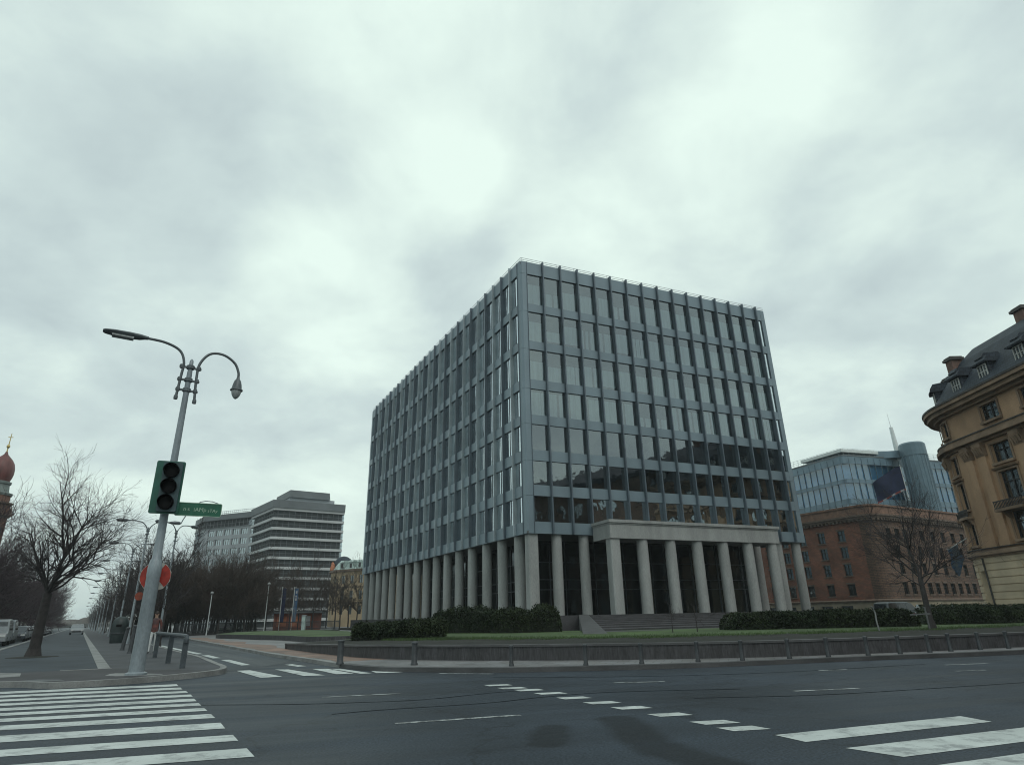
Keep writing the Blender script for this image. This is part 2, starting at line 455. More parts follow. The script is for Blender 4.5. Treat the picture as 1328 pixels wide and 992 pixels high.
class MB:
    """collects shapes in world metres; build() links them as ONE mesh object"""

    def __init__(self):
        self.v, self.f, self.m = [], [], []
        self.cur = 0

    def add(self, vs, fs):
        n = len(self.v)
        self.v.extend([tuple(p) for p in vs])
        for q in fs:
            self.f.append([i + n for i in q])
            self.m.append(self.cur)
        return self

    def quad(self, a, b, c, d):
        return self.add([a, b, c, d], [(0, 1, 2, 3)])

    def box(self, c, s, ax=None, ay=None):
        """box at centre c of size s; ax, ay horizontal axes"""
        ax = Vector(ax) if ax is not None else Vector((1, 0, 0))
        ay = Vector(ay) if ay is not None else Vector((-ax.y, ax.x, 0))
        az = ax.cross(ay).normalized()
        c = Vector(c)
        vs = []
        for k in (-.5, .5):
            for (i, j) in ((-.5, -.5), (.5, -.5), (.5, .5), (-.5, .5)):
                vs.append(c + ax * (i * s[0]) + ay * (j * s[1]) + az * (k * s[2]))
        return self.add(vs, [(3, 2, 1, 0), (4, 5, 6, 7), (0, 1, 5, 4), (1, 2, 6, 5), (2, 3, 7, 6), (3, 0, 4, 7)])

    def bar(self, a, b, w, d, upv=(0, 0, 1)):
        """rectangular bar from a to b"""
        a, b = Vector(a), Vector(b)
        t = (b - a).normalized()
        s = t.cross(Vector(upv))
        if s.length < 1e-4:
            s = Vector((1, 0, 0))
        s.normalize()
        u = s.cross(t)
        vs = []
        for p in (a, b):
            for (i, j) in ((-.5, -.5), (.5, -.5), (.5, .5), (-.5, .5)):
                vs.append(p + s * (i * w) + u * (j * d))
        return self.add(vs, [(3, 2, 1, 0), (4, 5, 6, 7), (0, 1, 5, 4), (1, 2, 6, 5), (2, 3, 7, 6), (3, 0, 4, 7)])

    def prism(self, poly, z0, z1, bottom=True):
        n = len(poly)
        ar = sum(poly[i][0] * poly[(i + 1) % n][1] - poly[(i + 1) % n][0] * poly[i][1] for i in range(n))
        if ar < 0:
            poly = list(reversed(poly))
        vs = [(p[0], p[1], z0) for p in poly] + [(p[0], p[1], z1) for p in poly]
        fs = [(i, (i + 1) % n, n + (i + 1) % n, n + i) for i in range(n)]
        fs.append(list(range(n, 2 * n)))
        if bottom:
            fs.append(list(reversed(range(n))))
        return self.add(vs, fs)

    def sheet(self, poly, z):
        n = len(poly)
        ar = sum(poly[i][0] * poly[(i + 1) % n][1] - poly[(i + 1) % n][0] * poly[i][1] for i in range(n))
        if ar < 0:
            poly = list(reversed(poly))
        return self.add([(p[0], p[1], z) for p in poly], [list(range(n))])

    def tube(self, pts, rad, sides=8, cap=True):
        pts = [Vector(p) for p in pts]
        n = len(pts)
        if not hasattr(rad, '__len__'):
            rad = [rad] * n
        t0 = (pts[1] - pts[0]).normalized()
        ref = Vector((0, 0, 1)) if abs(t0.z) < 0.9 else Vector((1, 0, 0))
        s = t0.cross(ref).normalized()
        vs = []
        for i in range(n):
            t = (pts[min(i + 1, n - 1)] - pts[max(i - 1, 0)]).normalized()
            s = (s - t * s.dot(t)).normalized()
            u = t.cross(s)
            for k in range(sides):
                a = 2 * math.pi * k / sides
                vs.append(pts[i] + (s * math.cos(a) + u * math.sin(a)) * rad[i])
        fs = []
        for i in range(n - 1):
            for k in range(sides):
                k2 = (k + 1) % sides
                fs.append((i * sides + k, i * sides + k2, (i + 1) * sides + k2, (i + 1) * sides + k))
        if cap:
            fs.append(list(reversed(range(sides))))
            fs.append([(n - 1) * sides + k for k in range(sides)])
        return self.add(vs, fs)

    def lathe(self, prof, c=(0, 0, 0), sides=24, a0=0.0):
        """prof: (radius, z) from bottom to top"""
        vs, n = [], len(prof)
        for (r, z) in prof:
            for k in range(sides):
                a = a0 + 2 * math.pi * k / sides
                vs.append((c[0] + r * math.cos(a), c[1] + r * math.sin(a), c[2] + z))
        fs = []
        for i in range(n - 1):
            for k in range(sides):
                k2 = (k + 1) % sides
                fs.append((i * sides + k, i * sides + k2, (i + 1) * sides + k2, (i + 1) * sides + k))
        fs.append(list(reversed(range(sides))))
        fs.append([(n - 1) * sides + k for k in range(sides)])
        return self.add(vs, fs)

    def mesh(self, name, mats, org=Vector((0, 0, 0)), smooth=False):
        me = bpy.data.meshes.new(name)
        o = (org.x, org.y, org.z)
        me.from_pydata([(p[0] - o[0], p[1] - o[1], p[2] - o[2]) for p in self.v], [], self.f)
        if not isinstance(mats, (list, tuple)):
            mats = [mats]
        for m in mats:
            me.materials.append(m)
        if len(mats) > 1:
            me.polygons.foreach_set('material_index', self.m)
        if smooth:
            me.polygons.foreach_set('use_smooth', [True] * len(me.polygons))
            try:
                me.set_sharp_from_angle(angle=R(40))
            except Exception:
                pass
        me.update()
        return me

    def build(self, name, mats, parent=None, smooth=False, org=None):
        if org is None:
            org = world_of(parent) if parent else Vector((0, 0, 0))
        o = bpy.data.objects.new(name, self.mesh(name, mats, Vector(org), smooth))
        COL.objects.link(o)
        if parent:
            o.parent = parent
        elif tuple(org) != (0, 0, 0):
            o.location = org
        return o


def tag(o, label=None, cat=None, group=None, kind=None):
    if label:
        o['label'] = label
    if cat:
        o['category'] = cat
    if group:
        o['group'] = group
    if kind:
        o['kind'] = kind
    return o


def empty(name, loc=(0, 0, 0), label=None, cat=None, group=None):
    o = bpy.data.objects.new(name, None)
    o.empty_display_size = 0.2
    COL.objects.link(o)
    o.location = loc
    return tag(o, label, cat, group)


def dup(root, loc, rotz=0.0, scale=1.0, label=None, group=None):
    def cp(o, par):
        c = o.copy()
        COL.objects.link(c)
        if par:
            c.parent = par
        for ch in o.children:
            cp(ch, c)
        return c
    r = cp(root, None)
    r.location = loc
    r.rotation_euler = (0, 0, rotz)
    r.scale = (scale,) * 3 if not hasattr(scale, '__len__') else scale
    if label:
        r['label'] = label
    if group:
        r['group'] = group
    return r


def struct(name, mb, m, smooth=False, label=None):
    o = mb.build(name, m, None, smooth)
    o['kind'] = 'structure'
    if label:
        o['label'] = label
    return o


class Path:
    """plan line with outward normals on its right-hand side when flip=1"""

    def __init__(self, pts, flip=1):
        self.p = [Vector((a[0], a[1])) for a in pts]
        self.s = [0.0]
        for i in range(1, len(self.p)):
            self.s.append(self.s[-1] + (self.p[i] - self.p[i - 1]).length)
        self.L = self.s[-1]
        seg = []
        for i in range(len(self.p) - 1):
            d = (self.p[i + 1] - self.p[i]).normalized()
            seg.append(Vector((d.y, -d.x)) * flip)
        self.nv = []
        for i in range(len(self.p)):
            a = seg[max(i - 1, 0)]
            b = seg[min(i, len(seg) - 1)]
            n = (a + b)
            n = n / max(n.length_squared, 1e-6) * 2      # mitre
            self.nv.append(n)
        self.flip = flip

    def at(self, s, off=0.0, z=0.0):
        s = min(max(s, 0), self.L)
        i = 0
        while i < len(self.s) - 2 and s > self.s[i + 1] + 1e-9:
            i += 1
        t = (s - self.s[i]) / max(self.s[i + 1] - self.s[i], 1e-9)
        q = self.p[i].lerp(self.p[i + 1], t) + self.nv[i].lerp(self.nv[i + 1], t) * off
        return Vector((q.x, q.y, z))

    def cuts(self, s0, s1, extra=()):
        c = {round(s0, 4), round(s1, 4)}
        for s in list(self.s) + list(extra):
            if s0 + 1e-3 < s < s1 - 1e-3:
                c.add(round(s, 4))
        return sorted(c)

    def sweep(self, mb, prof, s0=0.0, s1=None, caps=True, closed=True):
        """prof: (offset outward, z) loop"""
        s1 = self.L if s1 is None else s1
        cs = self.cuts(s0, s1)
        n = len(prof)
        vs = [self.at(s, o, z) for s in cs for (o, z) in prof]
        fs = []
        m = n if closed else n - 1
        for i in range(len(cs) - 1):
            for k in range(m):
                k2 = (k + 1) % n
                q = (i * n + k, (i + 1) * n + k, (i + 1) * n + k2, i * n + k2)
                fs.append(q if self.flip > 0 else tuple(reversed(q)))
        if caps and closed:
            fs.append(list(range(n)))
            fs.append([(len(cs) - 1) * n + k for k in reversed(range(n))])
        mb.add(vs, fs)

    def wall(self, mb, z0, z1, openings=(), depth=0.25, s0=0.0, s1=None, off=0.0):
        """wall face with real openings and reveals"""
        s1 = self.L if s1 is None else s1
        ss = self.cuts(s0, s1, [o[0] for o in openings] + [o[1] for o in openings])
        zs = sorted({round(z0, 4), round(z1, 4)} | {round(z, 4) for o in openings for z in (o[2], o[3]) if z0 < z < z1})
        for i in range(len(ss) - 1):
            sm = (ss[i] + ss[i + 1]) / 2
            for j in range(len(zs) - 1):
                zm = (zs[j] + zs[j + 1]) / 2
                if any(o[0] < sm < o[1] and o[2] < zm < o[3] for o in openings):
                    continue
                q = [self.at(ss[i], off, zs[j]), self.at(ss[i + 1], off, zs[j]), self.at(ss[i + 1], off, zs[j + 1]), self.at(ss[i], off, zs[j + 1])]
                if self.flip < 0:
                    q.reverse()
                mb.quad(*q)
        for (a, b, c, d) in openings:
            P = lambda s, o, z: self.at(s, off + o, z)
            mb.quad(P(a, 0, c), P(a, -depth, c), P(a, -depth, d), P(a, 0, d))
            mb.quad(P(b, 0, c), P(b, 0, d), P(b, -depth, d), P(b, -depth, c))
            mb.quad(P(a, 0, d), P(a, -depth, d), P(b, -depth, d), P(b, 0, d))
            mb.quad(P(a, 0, c), P(b, 0, c), P(b, -depth, c), P(a, -depth, c))

    def pane(self, mb, a, b, c, d, off=-0.2):
        q = [self.at(a, off, c), self.at(b, off, c), self.at(b, off, d), self.at(a, off, d)]
        if self.flip < 0:
            q.reverse()
        mb.quad(*q)

    def block(self, mb, a, b, c, d, o0, o1):
        """solid between s=a..b, z=c..d, offsets o0..o1"""
        self.sweep(mb, [(o0, c), (o1, c), (o1, d), (o0, d)], a, b)


def arc(cx, cy, r, a0, a1, n):
    return [(cx + r * math.cos(R(a0 + (a1 - a0) * i / n)), cy + r * math.sin(R(a0 + (a1 - a0) * i / n))) for i in range(n + 1)]

# ------------------------------------------------------------------ layout axes
D = Vector((math.sin(-0.5846), math.cos(-0.5846), 0))      # the boulevard runs this way
N = Vector((D.y, -D.x, 0))                                 # to its right
U = Vector((math.cos(ROADDIR), math.sin(ROADDIR), 0))      # the main road
UN = Vector((-U.y, U.x, 0))


def bl(off, along, z=0.0):
    p = N * off + D * along
    return Vector((p.x, p.y, z))


def catmull(pts, n=6):
    P = [Vector((p[0], p[1])) for p in pts]
    P = [P[0] * 2 - P[1]] + P + [P[-1] * 2 - P[-2]]
    out = []
    for i in range(1, len(P) - 2):
        a, b, c, d = P[i - 1], P[i], P[i + 1], P[i + 2]
        for k in range(n):
            t = k / n
            q = 0.5 * ((2 * b) + (c - a) * t + (2 * a - 5 * b + 4 * c - d) * t * t + (3 * b - a - 3 * c + d) * t ** 3)
            out.append((q.x, q.y))
    out.append((P[-2].x, P[-2].y))
    return out


# ------------------------------------------------------------------ world, sun
w = bpy.data.worlds.new('World')
SC.world = w
w.use_nodes = True
nt = w.node_tree
L = nt.links.new
bg = nt.nodes['Background']
bg.inputs['Strength'].default_value = 0.1
sky = node(nt, 'ShaderNodeTexSky', sky_type='NISHITA')
sky.sun_disc = False
SUN_EL, SUN_AZ = 52, 150          # compass bearing of the sun, clockwise from +Y
sky.sun_elevation = R(SUN_EL)
sky.sun_rotation = R(SUN_AZ)
sky.air_density = 1.5
sky.dust_density = 4
tc = node(nt, 'ShaderNodeTexCoord')
nrm = node(nt, 'ShaderNodeVectorMath', operation='NORMALIZE')
L(tc.outputs['Generated'], nrm.inputs[0])
sep = node(nt, 'ShaderNodeSeparateXYZ')
L(nrm.outputs[0], sep.inputs[0])


def wmath(op, a, b=None, c=None):
    n = node(nt, 'ShaderNodeMath', operation=op)
    for i, x in enumerate((a, b, c)):
        if x is None:
            continue
        if isinstance(x, (int, float)):
            n.inputs[i].default_value = x
        else:
            L(x, n.inputs[i])
    return n.outputs[0]


zc = wmath('MAXIMUM', sep.outputs[2], 0.0)
zd = wmath('ADD', zc, 0.32)
cx = wmath('DIVIDE', sep.outputs[0], zd)
cy = wmath('DIVIDE', sep.outputs[1], zd)
cmb = node(nt, 'ShaderNodeCombineXYZ')
L(cx, cmb.inputs[0])
L(cy, cmb.inputs[1])


def wnoise(scale, detail, rough, offs, dist=0.0):
    mp = node(nt, 'ShaderNodeMapping')
    mp.inputs['Location'].default_value = offs
    L(cmb.outputs[0], mp.inputs['Vector'])
    n = node(nt, 'ShaderNodeTexNoise')
    n.inputs['Scale'].default_value = scale
    n.inputs['Detail'].default_value = detail
    n.inputs['Roughness'].default_value = rough
    n.inputs['Distortion'].default_value = dist
    L(mp.outputs[0], n.inputs['Vector'])
    return n.outputs['Fac']


n_big = wnoise(1.35, 5, 0.45, (3.1, 7.4, 0), 0.3)
n_mid = wnoise(3.3, 8, 0.58, (11.0, 2.0, 0), 0.25)
n_fin = wnoise(8.0, 6, 0.5, (1.0, 22.0, 0), 0.2)
thin = wmath('ADD', wmath('MULTIPLY', n_big, 0.46), wmath('ADD', wmath('MULTIPLY', n_mid, 0.42), wmath('MULTIPLY', n_fin, 0.12)))


def glow_at(px, py, width, amt):
    """a thinner place in the cloud deck towards one bearing"""
    d = ray(px, py).normalized()
    dp = node(nt, 'ShaderNodeVectorMath', operation='DOT_PRODUCT')
    L(nrm.outputs[0], dp.inputs[0])
    dp.inputs[1].default_value = d
    mr = node(nt, 'ShaderNodeMapRange', interpolation_type='SMOOTHSTEP')
    mr.inputs['From Min'].default_value = math.cos(R(width))
    mr.inputs['From Max'].default_value = 1
    mr.inputs['To Min'].default_value = 0
    mr.inputs['To Max'].default_value = amt
    L(dp.outputs['Value'], mr.inputs['Value'])
    return mr.outputs[0]


for a in ((560, 225, 8, .11), (600, 190, 6, .05), (420, 385, 10, .09), (490, 460, 9, .08), (390, 330, 6, .05), (480, 30, 8, .05), (960, 105, 10, .10), (1040, 60, 8, .05),
          (870, 270, 11, .09), (760, 330, 9, .06), (350, 150, 8, -.05), (300, 280, 8, -.05), (250, 230, 10, -.04), (20, 120, 18, -.08), (590, 340, 6, -.06), (700, 170, 6, -.03),
          (520, 300, 8, .05), (690, 300, 10, .05), (1300, 120, 14, -.03), (985, 205, 6, -.035), (1080, 260, 8, -.01), (1300, 300, 14, .0), (1130, 380, 14, .035), (40, 560, 14, -.03)):
    thin = wmath('ADD', thin, glow_at(*a))
cr = node(nt, 'ShaderNodeValToRGB')
els = cr.color_ramp.elements
els[0].position = 0.36
els[0].color = (0.50, 0.60, 0.61, 1)
els[1].position = 0.655
els[1].color = (0.83, 0.985, 0.90, 1)
e = els.new(0.475)
e.color = (0.61, 0.73, 0.715, 1)
e = els.new(0.555)
e.color = (0.715, 0.85, 0.80, 1)
L(thin, cr.inputs['Fac'])
cl = node(nt, 'ShaderNodeVectorMath', operation='SCALE')
cl.inputs['Scale'].default_value = 10.6
L(cr.outputs[0], cl.inputs[0])
mx = node(nt, 'ShaderNodeMix', data_type='RGBA')
mx.inputs['Factor'].default_value = 0.93
L(sky.outputs[0], mx.inputs['A'])
L(cl.outputs[0], mx.inputs['B'])
L(mx.outputs['Result'], bg.inputs['Color'])

sl = bpy.data.lights.new('sun', 'SUN')
sl.energy = 0.7
sl.angle = R(25)
sl.color = (1.0, 0.965, 0.92)
so = bpy.data.objects.new('sun', sl)
COL.objects.link(so)
sd = Vector((math.sin(R(SUN_AZ)) * math.cos(R(SUN_EL)), math.cos(R(SUN_AZ)) * math.cos(R(SUN_EL)), math.sin(R(SUN_EL))))
so.rotation_euler = sd.to_track_quat('Z', 'Y').to_euler()
so.location = sd * 200

SC.view_settings.view_transform = 'Standard'
SC.view_settings.look = 'None'
SC.view_settings.exposure = 0
SC.view_settings.gamma = 1
SC.view_settings.use_curve_mapping = False
SC.cycles.use_denoising = True
SC.cycles.filter_width = 1.05
SC.cycles.max_bounces = 6
SC.cycles.diffuse_bounces = 3
SC.cycles.glossy_bounces = 3
SC.cycles.transmission_bounces = 4
SC.cycles.transparent_max_bounces = 10
SC.cycles.caustics_reflective = False
SC.cycles.caustics_refractive = False
SC.cycles.sample_clamp_indirect = 4

# ------------------------------------------------------------------ ground, roads, pavements
b = MB()
b.sheet([(-1500, -1500), (1500, -1500), (1500, 1500), (-1500, 1500)], -0.02)
struct('ground', b, M['ground'])

b = MB()
b.sheet([(-220, -90), (260, -90), (260, 160), (-220, 160)], 0.0)
road = struct('road', b, M['asphalt'])


def mark(name, m, quads, z=0.004, org=None):
    q = MB()
    for pts in quads:
        q.sheet([(p.x, p.y) for p in pts], z)
    return q.build(name, m, road)


def line(p0, p1, wd):
    p0, p1 = Vector((p0.x, p0.y)), Vector((p1.x, p1.y))
    t = (p1 - p0).normalized()
    s = Vector((-t.y, t.x)) * (wd / 2)
    return [p0 + s, p1 + s, p1 - s, p0 - s]


# left zebra: stripe right-hand ends read in the photo, long side parallel to the road
zeb = []
for (xa, ya), (xb, yb) in [((229, 887), (231.5, 889.4)), ((234, 891.3), (236.5, 893.7)), ((241, 895.8), (244, 898.2)), ((247, 900.4), (250, 903)),
                           ((251.5, 905.8), (255, 909)), ((257.5, 911.5), (261, 914.6)), ((264.5, 917.8), (269, 921.5)), ((273.5, 925.7), (279, 930.8)),
                           ((286, 937), (292, 944.5)), ((302, 952.8), (309, 960.5)), ((320, 970.2), (330, 981))]:
    a, c = gp(xa, ya), gp(xb, yb)
    v = Vector((math.cos(R(16.5)), math.sin(R(16.5)), 0))
    zeb.append([a, a - v * 9, c - v * 9, c])
mark('crosswalk', M['paint'], zeb)
# right zebra
zr = []
for (xa, ya), (xb, yb) in [((1005, 953), (1045, 962)), ((1097, 970), (1172, 981.5)), ((1195, 995), (1250, 1006))]:
    a, c = gp(xa, ya), gp(xb, yb)
    v = Vector((math.cos(R(20.5)), math.sin(R(20.5)), 0))
    ln = 3.1 if xa == 1005 else 5.5
    zr.append([a, a + v * ln, c + v * (ln - 0.1), c])
mark('crosswalk', M['paint'], zr)
# zebra across the side street
PX = lambda *l: [gp(*p) for p in l]
mark('crosswalk', M['paint'], [PX((306, 869.7), (324, 869), (366, 877.3), (338, 879)), PX((356.5, 868), (374, 868), (422, 875.6), (394, 876.5)),
                               PX((405, 867.6), (425, 867.2), (459, 873.4), (436, 874.2)), PX((430, 867.5), (441, 867), (482, 873), (468, 873.7)),
                               PX((480, 869.6), (503, 869.4), (523, 871.6), (488, 872.8))], 0.008)
# give-way dashes
dq = []
for px, py in [(645.8, 888.2), (664.6, 892), (686.5, 894.5), (714, 898.8), (744.5, 904.7), (781, 910.9), (819, 917.5), (868.5, 926.4), (927, 936.4), (964, 944.3)]:
    p = gp(px, py)
    v = Vector((math.cos(R(12)), math.sin(R(12)), 0))
    n = Vector((0.47, -0.88, 0))
    dq.append([p - v * .25 - n * .15, p + v * .25 - n * .15, p + v * .25 + n * .15, p - v * .25 + n * .15])
mark('give_way_line', M['paint'], dq)
mark('lane_line', M['paint_old'], [line(gp(512, 938), gp(675, 927), .10), line(gp(418, 904), gp(520, 899), .09), line(gp(796, 885.2), gp(862, 883.5), .09),
                                   line(gp(1030, 896), gp(1114, 892.3), .10), line(gp(1226, 862), gp(1281, 860), .09), line(gp(1240, 870), gp(1278, 868.6), .09),
                                   line(gp(1062, 869.4), gp(1098, 868), .09), line(gp(570, 873), gp(640, 873.6), .10)])
sm = []
for pts in ([(250, 914), (380, 913), (470, 910.5), (549, 907), (630, 899), (700, 893)], [(430, 926), (500, 920), (630, 911.5), (711, 903), (800, 897), (960, 893)], [(640, 878), (820, 877), (1000, 872), (1200, 861)], [(900, 905), (1060, 901), (1200, 893), (1340, 884)]):
    c_ = catmull([tuple(gp(*p).xy) for p in pts], 5)
    for i in range(len(c_) - 1):
        sm.append(line(Vector((*c_[i], 0)), Vector((*c_[i + 1], 0)), .045 + .03 * RNG.random()))
mark('tar_seam', M['tar'], sm, 0.0025)
mh = []
for (px, py, r_) in ((560, 955, .30), (1010, 915, .30)):
    c_ = gp(px, py)
    mh.append([c_ + Vector((math.cos(k * .3927) * r_, math.sin(k * .3927) * r_, 0)) for k in range(16)])
# side street (beyond its zebra) and the carriageway with the parked cars
b = MB()
b.sheet([bl(3.9, 21.5), bl(7.0, 25), bl(7.6, 45), bl(8.6, 66), bl(9.6, 90), bl(9.6, 900), bl(3.9, 900)], 0.003)
b.sheet([bl(-3.6, 14), bl(-3.6, 900), bl(-11.5, 900), bl(-11.5, 14)], 0.003)
side = struct('side_street', b, M['asphalt2'])
q = MB()
for (a, c, wd) in [((208, 837), (259, 848), .28), ((266, 849.5), (281, 853.3), .30), ((292, 855.5), (319, 862.4), .30), ((374, 861.5), (392, 864), .28)]:
    q.sheet(line(gp(*a), gp(*c), wd), 0.007)
q.build('lane_line', M['paint'], side)

# corner island: promenade, sidewalk, brick apron
corner = catmull([(-26, 13.2), (-18, 14.9), (-12.66, 16.3), (-10.9, 15.85), (-9.7, 16.4), (-8.85, 17.5), (-8.35, 18.9), (-8.75, 20.3), (-9.8, 22.1), (-12.6, 26.8)], 5)
cr_end = bl(4.2, 36)
cpath = corner + [(cr_end.x, cr_end.y)] + [tuple(bl(4.2, a).xy) for a in (60, 100, 200, 900)]
b = MB()
b.prism(cpath + [tuple(bl(-3.5, 900).xy), tuple(bl(-3.5, 40).xy), tuple(bl(-3.5, 14).xy), (-26, 20)], -0.01, 0.120)
sw = struct('sidewalk', b, M['sidewalk'])
b = MB()
b.sheet([bl(-3.5, 24.5), bl(0.70, 23.9), bl(0.70, 900), bl(-3.5, 900)], 0.124)
struct('promenade', b, M['promenade'])
b = MB()
b.sheet([(p[0] - 0.06, p[1] + 0.18) for p in corner[5:30]] + [tuple((bl(0.9, 23.9)).xy), tuple(bl(-3.5, 24.5).xy), (-26, 20)], 0.1235)
ap = b.build('apron', M['apron'], sw)
q = MB()
q.sheet([gp(-25, 876, .12), gp(-5, 872.5, .12), gp(27, 873, .12), gp(26, 877, .12), gp(-20, 880, .12)], 0.1265)
q.sheet([gp(*p, .12) for p in catmull([(136, 876), (150, 873), (200, 873.5), (211, 874.4), (198, 875.6), (150, 876.8)], 3)], 0.1265)
q.build('pale_slab', M['kerb'], sw)
q = MB()
q.sheet([gp(24, 882.8, .12), gp(50, 881, .12), gp(78, 881.2, .12), gp(84, 882.4, .12), gp(60, 883.8, .12)], 0.1285)
q.build('drain_grate', M['post'], sw)
b = MB()
b.prism([tuple(bl(0.70, 24.1).xy), tuple(bl(1.02, 24.1).xy), tuple(bl(1.02, 700).xy), tuple(bl(0.70, 700).xy)], 0.11, 0.135)
b.prism([tuple(bl(-0.25, 23.9).xy), tuple(bl(1.05, 23.85).xy), tuple(bl(1.05, 24.08).xy), tuple(bl(-0.25, 24.1).xy)], 0.11, 0.134)
b.prism([tuple(bl(-3.85, 20).xy), tuple(bl(-3.55, 20).xy), tuple(bl(-3.55, 700).xy), tuple(bl(-3.85, 700).xy)], -0.01, 0.13)
struct('kerb_strip', b, M['kerb'])
b = MB()
Path(cpath).sweep(b, [(-0.16, -0.01), (0.03, -0.01), (0.01, 0.132), (-0.16, 0.132)])
struct('kerb', b, M['kerb'])

# pavement in front of the planter, plaza on its left
kf = catmull([(-7.2, 23.5), (-5.45, 20.75), (-4.17, 19.25), (-3.2, 18.65), (-0.64, 17.85), (0.57, 17.75), (3.0, 17.85), (5.47, 18.2), (10.08, 19.4), (15.05, 20.6), (22, 23.2), (32, 26.6)], 5)
el = [(-31, 62), (-21.38, 46.24), (-14.53, 35.02), (-10.38, 28.22)]
far_edge = [tuple(bl(9.6, a).xy) for a in (500, 90)]
kpath = far_edge + el + kf
b = MB()
b.prism(kpath + [(37, 30), (37, 150), (-60, 330)], -0.01, 0.100)
struct('pavement', b, M['sidewalk2'])
b = MB()
Path(kf[5:], 1).sweep(b, [(-0.30, -0.01), (0.02, -0.01), (0.0, 0.112), (-0.30, 0.112)])
struct('kerb', b, M['kerbdark'])
b = MB()
Path(el + kf[:6], 1).sweep(b, [(-0.22, -0.01), (0.02, -0.01), (0.0, 0.115), (-0.22, 0.115)])
struct('kerb', b, M['kerb'])
b = MB()
EP = Path(el + kf[:4], 1)
cs = [EP.L * i / 40 for i in range(41)]
b.sheet([EP.at(s, -0.3 - 0.15 * math.sin(s)) for s in cs] + [EP.at(s, -1.5 - .35 * math.sin(s * .7) - .6 * (s / EP.L)) for s in reversed(cs)], 0.105)
struct('brick_path', b, M['redpave'])

# ------------------------------------------------------------------ planter wall, lawn, soil, posts
wl = catmull([(-11.2, 32.6), (-9.0, 29.0), (-6.83, 25.7), (-5.2, 23.6), (-3.57, 22.25), (-1.97, 21.45), (-0.12, 20.85), (2.52, 20.3), (4.94, 20.05), (7.6, 20.15), (10.74, 20.75), (13.34, 21.4), (16.87, 22.6), (24, 25.2), (33, 28.5)], 5)
WP = Path(wl, 1)


def wtop(s):
    return 0.36 + 0.19 * min(1, s / 12.5)


lw = [tuple(WP.at(s, -0.15).xy) for s in WP.s]
b = MB()
site = lw + [(35, 40), (36, 78), (0, 118), (-26, 106), (-26, 97), (-9.6, 64), (-2, 50), (-9.3, 36.5)]
b.prism(site, 0.05, 0.34)
# the lawn rises from the wall's left end
struct('lawn_base', b, M['soil'])
b = MB()
ss = [WP.L * i / 70 for i in range(71)]
rows = [(-0.28, -0.03), (-1.2, 0.03), (-2.3, 0.05), (-3.0, 0.07)]
vs = []
for (o, dz) in rows:
    for s in ss:
        p = WP.at(s, o)
        vs.append((p.x, p.y, wtop(s) + dz + RNG.uniform(-.02, .02)))
n = len(ss)
b.add(vs, [(r * n + i, r * n + i + 1, (r + 1) * n + i + 1, (r + 1) * n + i) for r in range(len(rows) - 1) for i in range(n - 1)])
o = b.build('planting_bed', M['soil'])
tag(o, kind='structure')
b = MB()
rows = [(-2.7, 0.06), (-3.6, 0.075), (-5.0, 0.09), (-8, 0.10), (-14, 0.12)]
vs = []
for (o_, dz) in rows:
    for s in ss:
        p = WP.at(s, 0)
        q_ = Vector((p.x, p.y)) + (Vector((0.22, 0.97)) if o_ < -5 else Vector((-WP.at(s, 1).x + p.x, -WP.at(s, 1).y + p.y)).normalized()) * (-o_)
        vs.append((q_.x, q_.y, 0.53 + dz * .9 - 0.12 * max(0, 1 - s / 10)))
b.add(vs, [(r * n + i, r * n + i + 1, (r + 1) * n + i + 1, (r + 1) * n + i) for r in range(len(rows) - 1) for i in range(n - 1)])
struct('lawn', b, M['grass'])

# grass blades along the visible front of the lawn
b = MB()
for i in range(26000):
    s = RNG.uniform(6, WP.L - 4)
    o_ = -2.55 - abs(RNG.gauss(0, 1.3))
    p = WP.at(s, o_)
    z = 0.56 - 0.12 * max(0, 1 - s / 10)
    a = RNG.uniform(0, 6.28)
    h = RNG.uniform(.05, .13)
    wd = RNG.uniform(.008, .018)
    dx, dy = math.cos(a) * wd, math.sin(a) * wd
    lx, ly = RNG.uniform(-.05, .05), RNG.uniform(-.05, .05)
    b.add([(p.x - dx, p.y - dy, z), (p.x + dx, p.y + dy, z), (p.x + lx, p.y + ly, z + h)], [(0, 1, 2)])
o = b.build('grass', M['grass'])
tag(o, kind='stuff', label='short bright green grass growing on the raised lawn behind the planter wall', cat='grass')

wall = empty('planter_wall', (0, 20.5, 0.1), 'low dark stone retaining wall curving along the pavement in front of the lawn', 'wall')
b = MB()
c_ = MB()
cs = WP.s
for i in range(len(cs) - 1):
    a0, a1 = cs[i], cs[i + 1]
    P = WP.at
    t0, t1 = wtop(a0) - .06, wtop(a1) - .06
    b.quad(P(a0, 0, .05), P(a1, 0, .05), P(a1, 0, t1), P(a0, 0, t0))
    b.quad(P(a1, -.3, .05), P(a0, -.3, .05), P(a0, -.3, t0), P(a1, -.3, t1))
    u0, u1 = wtop(a0), wtop(a1)
    for (oa, za, ob, zb) in ((.03, 0, .03, 1), (.03, 1, -.33, 1), (-.33, 1, -.33, 0), (-.33, 0, .03, 0)):
        f = lambda t, u, k: u if k else t
        c_.quad(P(a0, oa, f(t0, u0, za)), P(a1, oa, f(t1, u1, za)), P(a1, ob, f(t1, u1, zb)), P(a0, ob, f(t0, u0, zb)))
P = WP.at
b.quad(P(0, -.3, .05), P(0, 0, .05), P(0, 0, .3), P(0, -.3, .3))
